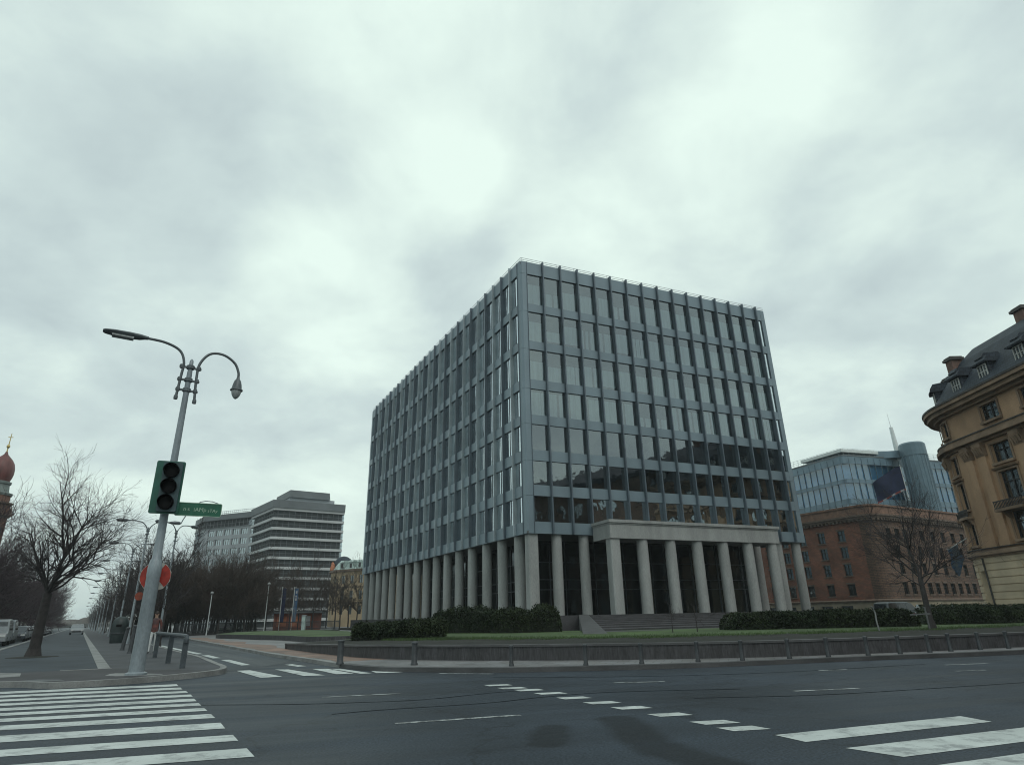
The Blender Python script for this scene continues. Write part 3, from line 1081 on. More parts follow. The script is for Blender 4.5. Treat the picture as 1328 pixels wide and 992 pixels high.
# return of the wall at its left end
for (o0, o1, z0, z1) in ((0, -.3, .05, .3),):
    e0 = P(0, 0)
    b.bar((e0.x, e0.y, .2), (-9.3, 36.4, .2), .3, .3)
    c_.bar((e0.x, e0.y, .335), (-9.3, 36.4, .335), .36, .06)
b.build('wall_face', M['planter'], wall)
c_.build('coping', M['coping'], wall)

# posts along the pavement
pg = 'iron posts along the pavement by the planter wall'


def make_post(w_, h_, loc, label):
    t = empty('bollard', loc, label, 'bollard', pg)
    q = MB()
    q.lathe([(w_ * .62, 0), (w_ * .62, .04), (w_ * .5, .07), (w_ * .46, h_ - .05)], (loc[0], loc[1], loc[2]), 10)
    q.build('shaft', M['post'], t, True)
    q = MB()
    q.lathe([(w_ * .56, h_ - .05), (w_ * .58, h_ - .02), (w_ * .5, h_), (w_ * .2, h_ + .015)], (loc[0], loc[1], loc[2]), 10)
    q.build('cap', M['post'], t, True)
    return t


bp_ = [(-5.46, 20.75), (-3.02, 19.75), (-0.17, 18.5), (1.83, 18.2), (3.36, 18.35), (4.98, 18.7), (6.26, 18.85), (7.71, 19.2), (8.98, 19.55), (10.34, 19.95), (11.49, 20.3), (12.63, 20.7), (13.47, 21.0), (14.7, 21.45), (15.9, 21.85)]
make_post(.20, .68, (*bp_[0], .1), 'stout dark post at the corner of the pavement beyond the side street crosswalk')
make_post(.17, .62, (*bp_[1], .1), 'second dark post from the side street, standing before the clipped low hedge')
p0 = make_post(.115, .52, (*bp_[2], .1), 'slim dark post standing on the pavement in front of the low planter wall')
for q_ in bp_[3:]:
    dup(p0, (*q_, .1), RNG.uniform(0, 3))

# ------------------------------------------------------------------ main office building
C0 = Vector((1.025, 52.01, 0))
TH = 0.4003
F = Vector((math.cos(TH), math.sin(TH), 0))                       # along the front, to the right
FO = Vector((F.y, -F.x, 0))                                       # out of the front
TL = TH + math.pi / 2 + 0.0886
S = Vector((math.cos(TL), math.sin(TL), 0))                       # along the left side, away
SO = Vector((-S.y, S.x, 0))                                       # out of the left side
WB, LB = 30.5, 51.8
ZB, ZT = 7.8, 33.75
WIN = [(29.21, 32.41), (25.32, 28.36), (21.48, 24.47), (18.12, 20.59), (14.92, 17.26), (11.86, 13.98), (8.77, 10.93)]
office = empty('office_building', (C0.x, C0.y, 0), 'large grey glass office block with vertical fins raised on round concrete columns', 'building')


def fr(t, o=0.0, z=0.0):
    p = C0 + F * t + FO * o
    return Vector((p.x, p.y, z))


def sd_(t, o=0.0, z=0.0):
    p = C0 + S * t + SO * o
    return Vector((p.x, p.y, z))


BK = C0 + F * WB
BL = C0 + S * LB
BB = BK + S * LB
foot = [C0, BK, BB, BL]


def inset(d):
    c = (C0 + BB) / 2
    return [tuple((C0 + F * d + S * d).xy), tuple((BK - F * d + S * d).xy), tuple((BB - F * d - S * d).xy), tuple((BL + F * d - S * d).xy)]


# inner core seen dimly through the panes
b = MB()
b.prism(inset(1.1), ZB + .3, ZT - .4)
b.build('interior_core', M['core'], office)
# floor slabs, back and right closures
b = MB()
for (z0, z1) in WIN:
    b.prism(inset(.12), z0 - .62, z0 - .40)
b.prism(inset(.1), ZT - .6, ZT - .3)
b.build('floor_slab', M['soffit'], office)
b = MB()
b.prism(inset(.02), ZB + .002, ZB + .2)
b.build('soffit', M['soffit'], office)
# spandrel bands: horizontal panels between window rows, front and left; plain right and back
b = MB()
lev = [ZB] + sum([[z0, z1] for (z0, z1) in reversed(WIN)], []) + [ZT]
lev = [(lev[i], lev[i + 1]) for i in range(0, len(lev), 2)]
TF = [0.66] + [2.31 + 1.9157 * i for i in range(15)]
NS = 27
TS = [0.67] + [2.06 + (LB - 2.06 - .75) / 26 * i for i in range(27)]
for (z0, z1) in lev:
    for (base, d, o, Lx) in ((C0, F, FO, WB), (C0, S, SO, LB)):
        b = MB()
        pa = base + d * .66
        pb = base + d * (Lx - .55)
        n = 15 if d is F else 27
        TT = TF + [WB - .535] if d is F else TS + [LB - .535]
        for i in range(len(TT) - 1):         # separate panels with a shadow gap at each joint
            a = base + d * (TT[i] + .012)
            c = base + d * (TT[i + 1] - .012)
            q = [a, c, c - o * .22, a - o * .22]
            jit = RNG.uniform(-.006, .006)
            b.prism([tuple((p + o * jit).xy) for p in q], z0, z1)
        b.build('spandrel', M['panel'], office)
CPZ = [(ZB, WIN[6][1])] + [(WIN[k + 1][1] + .02, WIN[k][1]) for k in range(5, -1, -1)] + [(WIN[0][1] + .02, ZT)]
for poly in ([C0 + F * .64, C0 + F * .64 - FO * .22, C0 + F * .25 + S * .25, C0 + S * .65 - SO * .22, C0 + S * .65, C0 + S * .16, C0 + F * .16],
             [BK, BK - F * .53, BK - F * .53 - FO * .22, BK - F * .22 - FO * .22, BK - F * .22 + S * 1.2, BK + S * 1.2],
             [BL, BL + F * .9, BL + F * .9 - S * .25, BL + F * .25 - S * .53, BL - S * .53]):
    b = MB()
    for (z0, z1) in CPZ:
        b.prism([tuple(p.xy) for p in poly], z0, z1)
    b.build('corner_panel', M['panel'], office)
b = MB()
b.prism([tuple(p.xy) for p in (BK + S * 1.22, BB, BB - F * .3, BK - F * .3 + S * 1.22)], ZB, ZT)
b.prism([tuple(p.xy) for p in (BB, BL + F * .92, BL + F * .92 - S * .3, BB - S * .3)], ZB, ZT - .01)
b.build('rear_wall', M['panel'], office)
b = MB()
b.prism(inset(.05), ZT - .28, ZT - .12)
b.build('roof', M['roofgrey'], office)


def pane(mb, base, d, o, t0, t1, z0, z1, tilt):
    a = base + d * t0 - o * (.13 + tilt)
    c = base + d * t1 - o * (.13 - tilt)
    q = [Vector((a.x, a.y, z0)), Vector((c.x, c.y, z0)), Vector((c.x, c.y, z1)), Vector((a.x, a.y, z1))]
    if d is S:
        q.reverse()
    mb.quad(*q)


def blind_box(mb, base, d, o, t0, t1, z0, z1):
    a, c = base + d * t0 - o * .30, base + d * t1 - o * .30
    q = [a, c, c - o * .03, a - o * .03]
    mb.prism([tuple(p.xy) for p in q], z0, z1)


rest = MB()
restb = MB()
cnt = 0
for r, (z0, z1) in enumerate(WIN):
    for i in range(16):
        t0 = TF[i] + (.0 if i == 0 else .07)
        t1 = (TF[i + 1] - .07) if i < 15 else WB - .55
        cnt += 1
        tl = RNG.uniform(-.004, .004)
        m = MB()
        hit = None
        if r < 4 and i < 15:
            h = (z1 - z0)
            k = [.70, .76, .70, .96][r] + RNG.uniform(-.07, .04)
            if RNG.random() < .12:
                k = RNG.uniform(.25, .6)
            hit = MB()
            if r == 3 or RNG.random() < .25:         # curtains with open gaps
                x = t0 + .03
                while x < t1 - .1:
                    wd = RNG.uniform(.25, .7)
                    blind_box(hit, C0, F, FO, x, min(x + wd, t1 - .03), z0 + .02, z0 + h * k)
                    x += wd + RNG.choice((0.02, .02, .08, .22))
            else:
                blind_box(hit, C0, F, FO, t0 + .03, t1 - .03, z0 + RNG.choice((.02, .02, .02, .35)), z0 + h * k)
        if r == 6 and i >= 3 or i == 15:
            pane(rest, C0, F, FO, t0, t1, z0, z1, tl)
            continue
        pane(m, C0, F, FO, t0, t1, z0, z1, tl)
        wo = m.build('window', G['main'], office)
        if hit:
            hit.build('blind', M['blind'], wo)
for r, (z0, z1) in enumerate(WIN):
    for i in range(27):
        t0 = TS[i] + (.0 if i == 0 else .07)
        t1 = TS[i + 1] - .07 if i < 26 else LB - .55
        pane(rest, C0, S, SO, t0, t1, z0, z1, RNG.uniform(-.012, .012))
        if r < 5 and RNG.random() < .75:
            blind_box(restb, C0, S, SO, t0 + .03, t1 - .03, z0 + .02, z0 + (z1 - z0) * RNG.uniform(.6, .98))
ro = rest.build('window', G['side'], office)
tag(ro, kind='stuff')
bo = restb.build('blind', M['blind'], ro)
tag(bo, kind='stuff')
for i, t in enumerate(TF[1:]):
    m = MB()
    a = C0 + F * t
    m.prism([tuple(p.xy) for p in (a - F * .05 - FO * .2, a - F * .06 + FO * .30, a + F * .06 + FO * .30, a + F * .05 - FO * .2)], ZB + .02, ZT + .18)
    m.build('fin', M['fin'], office)
for i, t in enumerate(TS[1:27]):
    m = MB()
    a = C0 + S * t
    m.prism([tuple(p.xy) for p in (a - S * .05 - SO * .2, a - S * .05 + SO * .22, a + S * .05 + SO * .22, a + S * .05 - SO * .2)], ZB + .02, ZT + .18)
    m.build('fin', M['fin'] if i % 2 else M['finl'], office)
m = MB()
for i in range(27):
    tm = (TS[i] + TS[i + 1]) / 2 if i < 26 else LB - 1.2
    a = C0 + S * tm
    for (z0, z1) in WIN:
        m.prism([tuple(p.xy) for p in (a - S * .02 - SO * .15, a - S * .02 - SO * .09, a + S * .02 - SO * .09, a + S * .02 - SO * .15)], z0 + .003, z1 - .003)
mo = m.build('mullion', M['fin'], office)
tag(mo, kind='stuff')
# thin edge trims beside the corner panels
b = MB()
for (base, d, o) in ((C0 + F * .66, F, FO), (C0 + S * .67, S, SO)):
    b.prism([tuple(p.xy) for p in (base - d * .02, base + d * .03, base + d * .03 + o * .06, base - d * .02 + o * .06)], ZB, ZT)
b.build('edge_trim', M['fin'], office)
# roof rail
b = MB()
for (base, d, o, Lx, step) in ((C0, F, FO, WB, 1.9157), (C0, S, SO, LB, 1.9)):
    pts = [base + d * t for t in (0.0, Lx)]
    for z in (ZT + .22, ZT + .42):
        b.tube([(p.x + (F + S).x * .12, p.y + (F + S).y * .12, z) for p in pts], .022, 5)
    t = .1
    while t < Lx:
        p = base + d * t + (F + S) * .12
        b.tube([(p.x, p.y, ZT - .15), (p.x, p.y, ZT + .43)], .02, 5)
        t += step
b.build('roof_rail', M['rail'], office)

# plinth and columns
ZP = 1.40
b = MB()
b.prism([tuple(p.xy) for p in (C0 - F * 1.0 - S * 1.2, BK + F * .9 - S * 1.2, BB + F * .9 + S, BL - F * 1.0 + S)], 0.05, ZP)
b.prism([tuple(p.xy) for p in (fr(-1.2, .9), fr(-1.2, 4.2), fr(28, 4.2), fr(28, .9))], 0.04, ZP - .004)
b.build('plinth', M['stepstone'], office)


def column(p, r, z1, square=False, parent=office):
    m = MB()
    if square:
        k = r * .95
        m.prism([tuple((p + F * x + FO * y).xy) for (x, y) in ((-k, -k * .8), (-k * .8, -k), (k * .8, -k), (k, -k * .8), (k, k * .8), (k * .8, k), (-k * .8, k), (-k, k * .8))], ZP, z1)
        m.build('column', M['concrete'], parent)
    else:
        m.lathe([(r * 1.0, ZP), (r, z1)], (p.x, p.y, 0), 28)
        m.build('column', M['concrete'], parent, True)


column(fr(.62, -.62), .47, ZB, True)
for t in (2.95, 5.55):
    column(fr(t, -.62), .44, ZB)
for t in (27.35, 29.75):
    column(fr(t, -.62), .44, ZB)
for i in range(16):
    t = 2.75 + i * (LB - .7 - 2.75) / 15 + (-.15 if i < 3 else 0)
    column(sd_(t, -.62), .46, ZB)
# row behind the portico and inner rows holding up the block
for t in (24.6,):
    column(fr(t, -.62), .42, ZB)

# portico
b = MB()
P0, P1, PO, PZ0, PZ1 = 6.0, 23.95, 3.1, 7.22, 8.72
b.prism([tuple(p.xy) for p in (fr(P0, .32), fr(P0, PO), fr(P1, PO), fr(P1, .32))], PZ0, PZ1 - .24)
b.prism([tuple(p.xy) for p in (fr(P0 - .14, .315), fr(P0 - .14, PO + .14), fr(P1 + .14, PO + .14), fr(P1 + .14, .315))], PZ1 - .24, PZ1)
b.prism([tuple(p.xy) for p in (fr(P0 - .05, .318), fr(P0 - .05, PO + .05), fr(P1 + .05, PO + .05), fr(P1 + .05, .318))], PZ1 - .36, PZ1 - .238)
b.build('portico_slab', M['concrete'], office)
for i in range(7):
    t = P0 + .52 + i * (P1 - P0 - 1.04) / 6
    column(fr(t, PO - .55), .47, PZ0, i == 0)

# lobby behind the columns
LOB = [tuple(p.xy) for p in (fr(2.2, -4.5), fr(24.5, -4.5), fr(24.5, -4.5) + S * 38, C0 + F * 4.0 + S * 43, C0 + F * 4.0 + S * 5)]
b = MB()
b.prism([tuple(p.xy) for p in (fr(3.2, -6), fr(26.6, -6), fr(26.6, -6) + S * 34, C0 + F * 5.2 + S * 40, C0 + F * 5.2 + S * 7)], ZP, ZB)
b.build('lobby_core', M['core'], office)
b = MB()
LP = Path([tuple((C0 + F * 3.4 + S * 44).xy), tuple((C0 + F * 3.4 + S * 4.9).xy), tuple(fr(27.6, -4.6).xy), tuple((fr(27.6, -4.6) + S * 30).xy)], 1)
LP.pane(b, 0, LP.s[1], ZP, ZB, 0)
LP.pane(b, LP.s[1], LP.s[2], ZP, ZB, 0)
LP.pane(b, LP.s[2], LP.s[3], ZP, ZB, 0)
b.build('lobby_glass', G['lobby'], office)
b = MB()
s = .1
while s < LP.L:
    LP.block(b, s, s + .08, ZP, ZB, -.05, .08)
    s += 1.55
for z in (3.55, 4.4, 5.9):
    LP.block(b, 0.02, LP.L - .02, z, z + .07, -.04, .07)
b.build('lobby_frame', M['railpost'], office)

# forecourt steps: long shallow flights with a pale cheek on the left
st = empty('entrance_steps', tuple(fr(8, 12, .05)), 'broad dark stone steps climbing from the lawn to the entrance columns', 'steps')
NSTEP = 10
for part in (0,):
    b = MB()
    for k in range(NSTEP):
        o_ = 4.25 + 18.5 * (k + 1) / NSTEP
        z = ZP - (k + 1) * (ZP - .55) / NSTEP
        tl = 2.9 - 9.4 * (k + 1) / NSTEP
        tr = 28 - 1.0 * (k + 1)
        b.prism([tuple(p.xy) for p in (fr(2.9 if k == 0 else 2.9 - 9.4 * k / NSTEP * 0 - .0, 4.21), fr(tr, 4.21), fr(tr, o_), fr(tl, o_))], .05, z + .001 * k * 0)
    b.build('tread', M['stepstone'], st)
b = MB()
a0, a1 = fr(2.9, 4.3), fr(-6.5, 22.8)
dd = (a1 - a0).normalized()
nn = Vector((-dd.y, dd.x, 0))
if nn.dot(F) > 0:
    nn = -nn
q = [a0 + nn * .05, a1 + nn * .05, a1 + nn * 1.1, a0 + nn * .75]
za, zb_ = ZP + .03, .62
b.add([(q[0].x, q[0].y, .05), (q[1].x, q[1].y, .05), (q[2].x, q[2].y, .05), (q[3].x, q[3].y, .05), (q[0].x, q[0].y, za), (q[1].x, q[1].y, zb_), (q[2].x, q[2].y, zb_), (q[3].x, q[3].y, za)],
      [(3, 2, 1, 0), (4, 5, 6, 7), (0, 1, 5, 4), (1, 2, 6, 5), (2, 3, 7, 6), (3, 0, 4, 7)])
b.build('cheek_wall', M['coping'], st)

# ------------------------------------------------------------------ hedges


def hedge(pts, width, z0, ztop, label, leaves=9000, lump=.12, seed=1):
    rr = random.Random(seed)
    hp = Path(catmull(pts, 6))
    t = empty('hedge', tuple(hp.at(hp.L / 2, -width / 2, z0)), label, 'hedge')
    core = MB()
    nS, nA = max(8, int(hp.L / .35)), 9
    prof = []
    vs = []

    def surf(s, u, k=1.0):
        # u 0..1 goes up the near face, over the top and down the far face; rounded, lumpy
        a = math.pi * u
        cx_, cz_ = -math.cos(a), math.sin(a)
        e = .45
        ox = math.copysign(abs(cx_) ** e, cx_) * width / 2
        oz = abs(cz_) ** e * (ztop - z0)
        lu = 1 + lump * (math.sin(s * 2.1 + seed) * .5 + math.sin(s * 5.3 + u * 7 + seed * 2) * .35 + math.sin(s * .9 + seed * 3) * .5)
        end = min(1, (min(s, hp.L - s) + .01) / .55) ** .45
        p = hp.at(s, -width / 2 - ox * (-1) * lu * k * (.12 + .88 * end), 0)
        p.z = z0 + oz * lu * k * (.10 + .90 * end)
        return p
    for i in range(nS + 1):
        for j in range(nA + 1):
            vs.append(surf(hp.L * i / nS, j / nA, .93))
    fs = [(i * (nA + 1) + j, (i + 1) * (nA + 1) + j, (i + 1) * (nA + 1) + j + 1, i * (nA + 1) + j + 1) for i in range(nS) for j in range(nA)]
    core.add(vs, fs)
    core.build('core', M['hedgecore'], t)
    lf = MB()
    for i in range(leaves):
        s = rr.uniform(0, hp.L)
        u = rr.random()
        p = surf(s, u, min(1.16, rr.gauss(1.0, .055)))
        r = rr.uniform(.03, .065)
        d1 = Vector((rr.gauss(0, 1), rr.gauss(0, 1), rr.gauss(0, 1))).normalized()
        d2 = d1.cross(Vector((rr.gauss(0, 1), rr.gauss(0, 1), rr.gauss(0, 1)))).normalized()
        lf.add([p - d1 * r, p + d2 * r * .55, p + d1 * r, p - d2 * r * .55], [(0, 1, 2, 3)])
    lf.build('foliage', M['hedge'], t)
    return t


V2 = lambda px, py, z=.55: tuple(gp(px, py, z).xy)
hedge([V2(447, 830, .5), V2(500, 830.5, .5), V2(552, 829.5, .53), V2(584, 827.5, .53)], 2.0, .42, 1.20, 'lowest clipped dark hedge, at the bend of the wall below the side columns', 17000, .17, 1)
hedge([V2(552, 822.5), V2(600, 823), V2(660, 823), V2(700, 822), V2(735, 821)], 2.2, .45, 1.68, 'tall rounded dark hedge beside the pale cheek of the entrance steps', 18000, .15, 2)
hedge([V2(950, 819.5), V2(1010, 818), V2(1080, 816.5), V2(1150, 815), V2(1204, 814)], 1.7, .45, 1.31, 'long level dark hedge from the entrance steps to the bare tree on the lawn', 16000, .06, 3)
hedge([V2(1212, 812), V2(1262, 811), V2(1310, 810), V2(1400, 807)], 2.0, .45, 1.30, 'nearer dark hedge on the lawn in front of the ochre corner building', 13000, .07, 4)
hedge([V2(1222, 807.5), V2(1290, 804.5), V2(1390, 802)], 1.6, .5, 1.5, 'higher hedge at the foot of the ochre corner building, behind the other hedge', 8000, .07, 5)

# grass island on the left
isl = catmull([(-27.6, 61.5), (-26.2, 58.3), (-20.3, 51.5), (-16.5, 47.3), (-12.6, 41.8), (-9.9, 44.5), (-13, 54), (-20, 66), (-26.2, 66.5)], 4)
ig = empty('grass_island', (-18, 56, .1), 'oval grass island with a low dark stone edge in the plaza', 'planter')
b = MB()
b.prism(isl, .05, .43)
b.build('stone_edge', M['planter'], ig)
b = MB()
cxy = Vector((-18.5, 55.5))
inn = [tuple((Vector(p) + (cxy - Vector(p)) * .025)) for p in isl]
n = len(inn)
vs = [(p[0], p[1], .435) for p in inn] + [tuple((*(Vector(p) + (cxy - Vector(p)) * .2), .56)) for p in inn] + [(cxy.x, cxy.y, .66)]
b.add(vs, [(i, (i + 1) % n, n + (i + 1) % n, n + i) for i in range(n)] + [(n + i, n + (i + 1) % n, 2 * n) for i in range(n)])
b.build('turf', M['grass'], ig)

# ------------------------------------------------------------------ bare trees


def grow(seed, height, r0, fork, limbs, n2, n3, n4, spread, twig_r, up=.35, droop=0.0, lean=(0, 0), rise=0.0):
    """winter tree: returns (trunk with limbs, crown of branches and twigs)"""
    rr = random.Random(seed)
    tr, cr_ = MB(), MB()
    UPV = Vector((0, 0, 1))

    def branch(p, d, ln, ra, rb, segs, mb, sides, wig, lift):
        pts, rad, ds = [p], [ra], [d]
        for k in range(segs):
            d = (d + Vector((rr.gauss(0, wig), rr.gauss(0, wig), rr.gauss(0, wig) + lift / segs))).normalized()
            p = p + d * (ln / segs)
            pts.append(p)
            rad.append(ra + (rb - ra) * (k + 1) / segs)
            ds.append(d)
        mb.tube(pts, rad, sides, False)
        return pts, ds, rad

    def side(d, ang):
        ax = d.cross(Vector((rr.gauss(0, 1), rr.gauss(0, 1), rr.gauss(0, 1))))
        if ax.length < 1e-3:
            ax = Vector((1, 0, 0))
        return (Matrix.Rotation(ang, 3, ax.normalized()) @ d).normalized()

    pts, ds, rad = branch(Vector((0, 0, -.1)), Vector((lean[0], lean[1], 1)).normalized(), height * fork, r0, r0 * .72, 5, tr, 10, .035, 0)
    tr.tube([Vector((0, 0, -.12)), Vector((0, 0, .08)), Vector((0, 0, .4))], [r0 * 1.7, r0 * 1.35, r0 * 1.0], 10, False)
    top, td = pts[-1], ds[-1]
    rest_ = height * (1 - fork)
    # leader continues
    lpts, lds, lrad = branch(top, td, rest_ * .80, r0 * .45, .015, 7, tr, 7, .09, .1)
    L1 = []
    for i in range(limbs):
        f = i / max(1, limbs - 1)
        if i < limbs * .6:
            base = pts[-1] if rr.random() < .5 else pts[-2].lerp(pts[-1], rr.random())
            ra = r0 * rr.uniform(.17, .31)
        else:
            k = rr.uniform(.5, 4)
            base = lpts[int(k)].lerp(lpts[int(k) + 1], k % 1)
            ra = r0 * .25
        az = 2.399 * i + rr.uniform(-.4, .4)
        el = rr.uniform(.45, 1.0) + rise - (.25 if rr.random() < .25 else 0)
        d = Vector((math.cos(az) * math.cos(el), math.sin(az) * math.cos(el), math.sin(el)))
        ln = rest_ * rr.uniform(.62, .88) * (spread if el < .7 else 1)
        L1.append(branch(base, d, ln, ra, ra * .22, 6, tr, 6, .11, up))
    L1.append((lpts, lds, lrad))
    for (p1, d1, r1) in L1:
        l1 = sum((p1[i + 1] - p1[i]).length for i in range(len(p1) - 1))
        for j in range(n2):
            k = rr.uniform(.9, len(p1) - 1.05)
            i = int(k)
            base = p1[i].lerp(p1[i + 1], k - i)
            ra = max(twig_r * 1.6, min(.8 * r1[i], r0 * .16))
            p2, d2, r2 = branch(base, side(d1[i], rr.uniform(.45, .95)), l1 * rr.uniform(.34, .6), ra, twig_r, 5, cr_, 4, .13, up * .9 - droop)
            l2 = sum((p2[i + 1] - p2[i]).length for i in range(len(p2) - 1))
            for q in range(n3):
                k = rr.uniform(.6, 4.95)
                i = int(k)
                base = p2[i].lerp(p2[min(i + 1, 5)], k - i)
                p3, d3, r3 = branch(base, side(d2[i], rr.uniform(.4, .9)), l2 * rr.uniform(.35, .62), max(twig_r * 1.1, r2[i] * .6), twig_r * .8, 4, cr_, 3, .15, up * .8 - droop)
                l3 = l2 * .45
                for q4 in range(n4):
                    k = rr.uniform(.5, 3.95)
                    i = int(k)
                    base = p3[i].lerp(p3[min(i + 1, 4)], k - i)
                    branch(base, side(d3[i], rr.uniform(.35, .85)), l3 * rr.uniform(.4, .8), twig_r * .8, twig_r * .55, 3, cr_, 3, .16, up * .6 - droop)
    return tr, cr_


def tree(name, loc, label, gen, twig, group=None):
    t = empty(name, loc, label, 'tree', group)
    a, c = gen
    a.build('trunk', M['bark'], t, True, org=Vector((0, 0, 0)))
    c.build('crown', twig, t, False, org=Vector((0, 0, 0)))
    return t


big = gp(42, 852, .12)
t = tree('bare_tree', tuple(big), 'tall wide bare tree alone in a round pit on the promenade', grow(17, 7.35, .23, .37, 11, 9, 7, 5, .95, .0050, .22, 0, (0, 0), .14), M['twig'])
t.rotation_euler.z = 2.1
b = MB()
b.lathe([(.95, .0), (.95, .012), (.3, .05)], (big.x, big.y, .12), 20)
tp = b.build('tree_pit', M['soil'])
tag(tp, kind='structure')

rt = gp(1209, 812, .5)
rt = rt * (30.5 / math.hypot(rt.x, rt.y))
tree('bare_tree', (rt.x, rt.y, .5), 'bare dark tree on the lawn between two hedges, before the brick building', grow(8, 5.3, .125, .40, 10, 8, 7, 3, .95, .0046, .30), M['twig'])
# saplings by the steps
for (px, py, d_, s_, lb) in ((873, 823, 29, 21, 'thin leafless sapling before the entrance steps, nearer the pale cheek'), (905, 823, 29, 22, 'thin leafless sapling before the entrance steps, nearer the long level hedge')):
    p = at(px, py, d_)
    tree('sapling', (p.x, p.y, .55), lb, grow(s_, 1.35, .016, .45, 4, 3, 2, 0, 1.2, .004, .2), M['twig'])

# the kinds that fill the rows and the wood
VA = [grow(100 + i, 9.4, .19, .28, 11, 8, 6, 4, .75, .014, .5) for i in range(3)]
VB = [grow(200 + i, 8.6, .13, .35, 9, 7, 5, 3, .5, .013, .7) for i in range(2)]
VC = [grow(300 + i, 9.6, .17, .25, 10, 8, 6, 4, .7, .016, .55) for i in range(3)]


def plant_rows(name, gens, twig, spots, label, group, smin=.85, smax=1.15):
    protos = []
    for i, p in enumerate(spots):
        sc = RNG.uniform(smin, smax)
        sz = sc * RNG.uniform(.94, 1.08)
        if i < len(gens):
            t = tree(name, tuple(p), label, gens[i], twig, group)
            t.rotation_euler.z = RNG.uniform(0, 6.28)
            t.scale = (sc, sc, sz)
            protos.append(t)
        else:
            dup(protos[i % len(gens)], tuple(p), RNG.uniform(0, 6.28), (sc, sc, sz))


lsp = []
for off, st_, a0 in ((-8.0, 7.0, 63), (-13.5, 7.5, 66), (-19, 8.5, 72)):
    a = a0
    while a < (300 if off > -10 else 190):
        lsp.append(bl(off + RNG.uniform(-.8, .8), a + RNG.uniform(-1.2, 1.2), 0.0))
        a += st_ * (1 if a < 160 else 1.5)
plant_rows('bare_tree', VA, M['twigred'], lsp, 'dense dark purplish bare tree in the avenue rows behind the parked cars', 'bare avenue trees along the parked cars')
rsp = []
a = 47
while a < 330:
    rsp.append(bl(RNG.uniform(3.5, 4.4), a + RNG.uniform(-1, 1), .1))
    a += 6.5 if a < 170 else 11
plant_rows('bare_tree', VB, M['twig'], rsp, 'slender bare street tree in the row beside the receding lamps', 'slender street trees by the lamps', .55, .74)
wsp = []
for i in range(64):
    az = R(-30 + 8.6 * ((i * .618) % 1))
    d_ = 84 + 46 * RNG.random() ** 1.1
    wsp.append(Vector((math.sin(az) * d_, math.cos(az) * d_, 0)))
plant_rows('bare_tree', VC, M['twigbrown'], wsp, 'brownish bare tree of the dense wood beyond the plaza', 'bare trees of the wood beyond the plaza', .68, .90)
wsp = []
for i in range(14):
    az = R(-21.2 + 7.6 * ((i * .618 + .2) % 1))
    d_ = 98 + 34 * RNG.random()
    wsp.append(Vector((math.sin(az) * d_, math.cos(az) * d_, 0)))
plant_rows('bare_tree', VB, M['twigbrown'], wsp, 'thin see-through bare tree in front of the banded office block', 'thin bare trees before the banded office', .85, 1.0)
# far end of the boulevard and gaps at the horizon
b = MB()
for i in range(90):
    az = R(-41 + 30 * i / 90)
    d_ = 620 + 160 * RNG.random()
    h = RNG.uniform(4, 8)
    p = Vector((math.sin(az) * d_, math.cos(az) * d_, 0))
    b.lathe([(8, 0), (10, h * .4), (8, h * .75), (4, h), (.5, h * 1.04)], (p.x, p.y, 0), 8, RNG.random())
o = b.build('distant_treeline', M['twigbrown'])
tag(o, 'hazy low line of far trees closing the end of the boulevard', 'trees', kind='stuff')

# ------------------------------------------------------------------ street lamps


def arm_curve(pts, n=8):
    P = [Vector(p) for p in pts]
    P = [P[0] * 2 - P[1]] + P + [P[-1] * 2 - P[-2]]
    out = []
    for i in range(1, len(P) - 2):
        a, b_, c, d = P[i - 1], P[i], P[i + 1], P[i + 2]
        for k in range(n):
            t = k / n
            out.append(.5 * ((2 * b_) + (c - a) * t + (2 * a - 5 * b_ + 4 * c - d) * t * t + (3 * b_ - a - 3 * c + d) * t ** 3))
    out.append(P[-2])
    return out


lp = gp(176, 875, .12)
lampost = empty('street_lamp', tuple(lp), 'tall grey street lamp post with two unlike curved arms at the corner', 'street lamp')
A_ = lambda x, z, y=0: Vector((lp.x, lp.y, 0)) + N * x + D * y + Vector((0, 0, z))
b = MB()
b.lathe([(.26, .12), (.26, .17), (.185, .20), (.178, .9), (.168, 2.55), (.178, 2.6), (.178, 2.82), (.168, 2.87), (.150, 3.0), (.118, 3.06), (.112, 4.0), (.085, 7.6), (.075, 8.55), (.055, 9.02), (.02, 9.08)], (lp.x, lp.y, 0), 20)
b.build('post', M['pole'], lampost, True)
b = MB()
b.tube(arm_curve([A_(-.26, 7.75), A_(-.22, 8.5), A_(-.21, 8.95), A_(-.38, 9.30), A_(-.80, 9.47), A_(-1.32, 9.50)]), .040, 8)
b.build('arm', M['poledark'], lampost, True)
b = MB()
b.tube(arm_curve([A_(.26, 7.70), A_(.21, 8.5), A_(.24, 8.98), A_(.48, 9.36), A_(.86, 9.42), A_(1.22, 9.22), A_(1.38, 8.92), A_(1.40, 8.70)]), .040, 8)
b.build('arm', M['poledark'], lampost, True)
for z in (8.05, 8.38, 8.80):
    b = MB()
    b.bar(A_(-.31, z), A_(.31, z - .02), .05, .06)
    b.lathe([(.10, z - .06), (.115, z - .05), (.115, z + .05), (.10, z + .06)], (lp.x, lp.y, 0), 12)
    for x in (-.245, .235):
        b.lathe([(.055, -.06), (.06, 0), (.055, .06)], A_(x, z), 10)
    b.build('bracket', M['poledark'], lampost)
for x, z in ((-.26, 7.78), (.26, 7.72)):
    b = MB()
    b.lathe([(.055, -.06), (.06, 0), (.055, .06)], A_(x, z), 10)
    b.build('end_cap', M['poledark'], lampost)
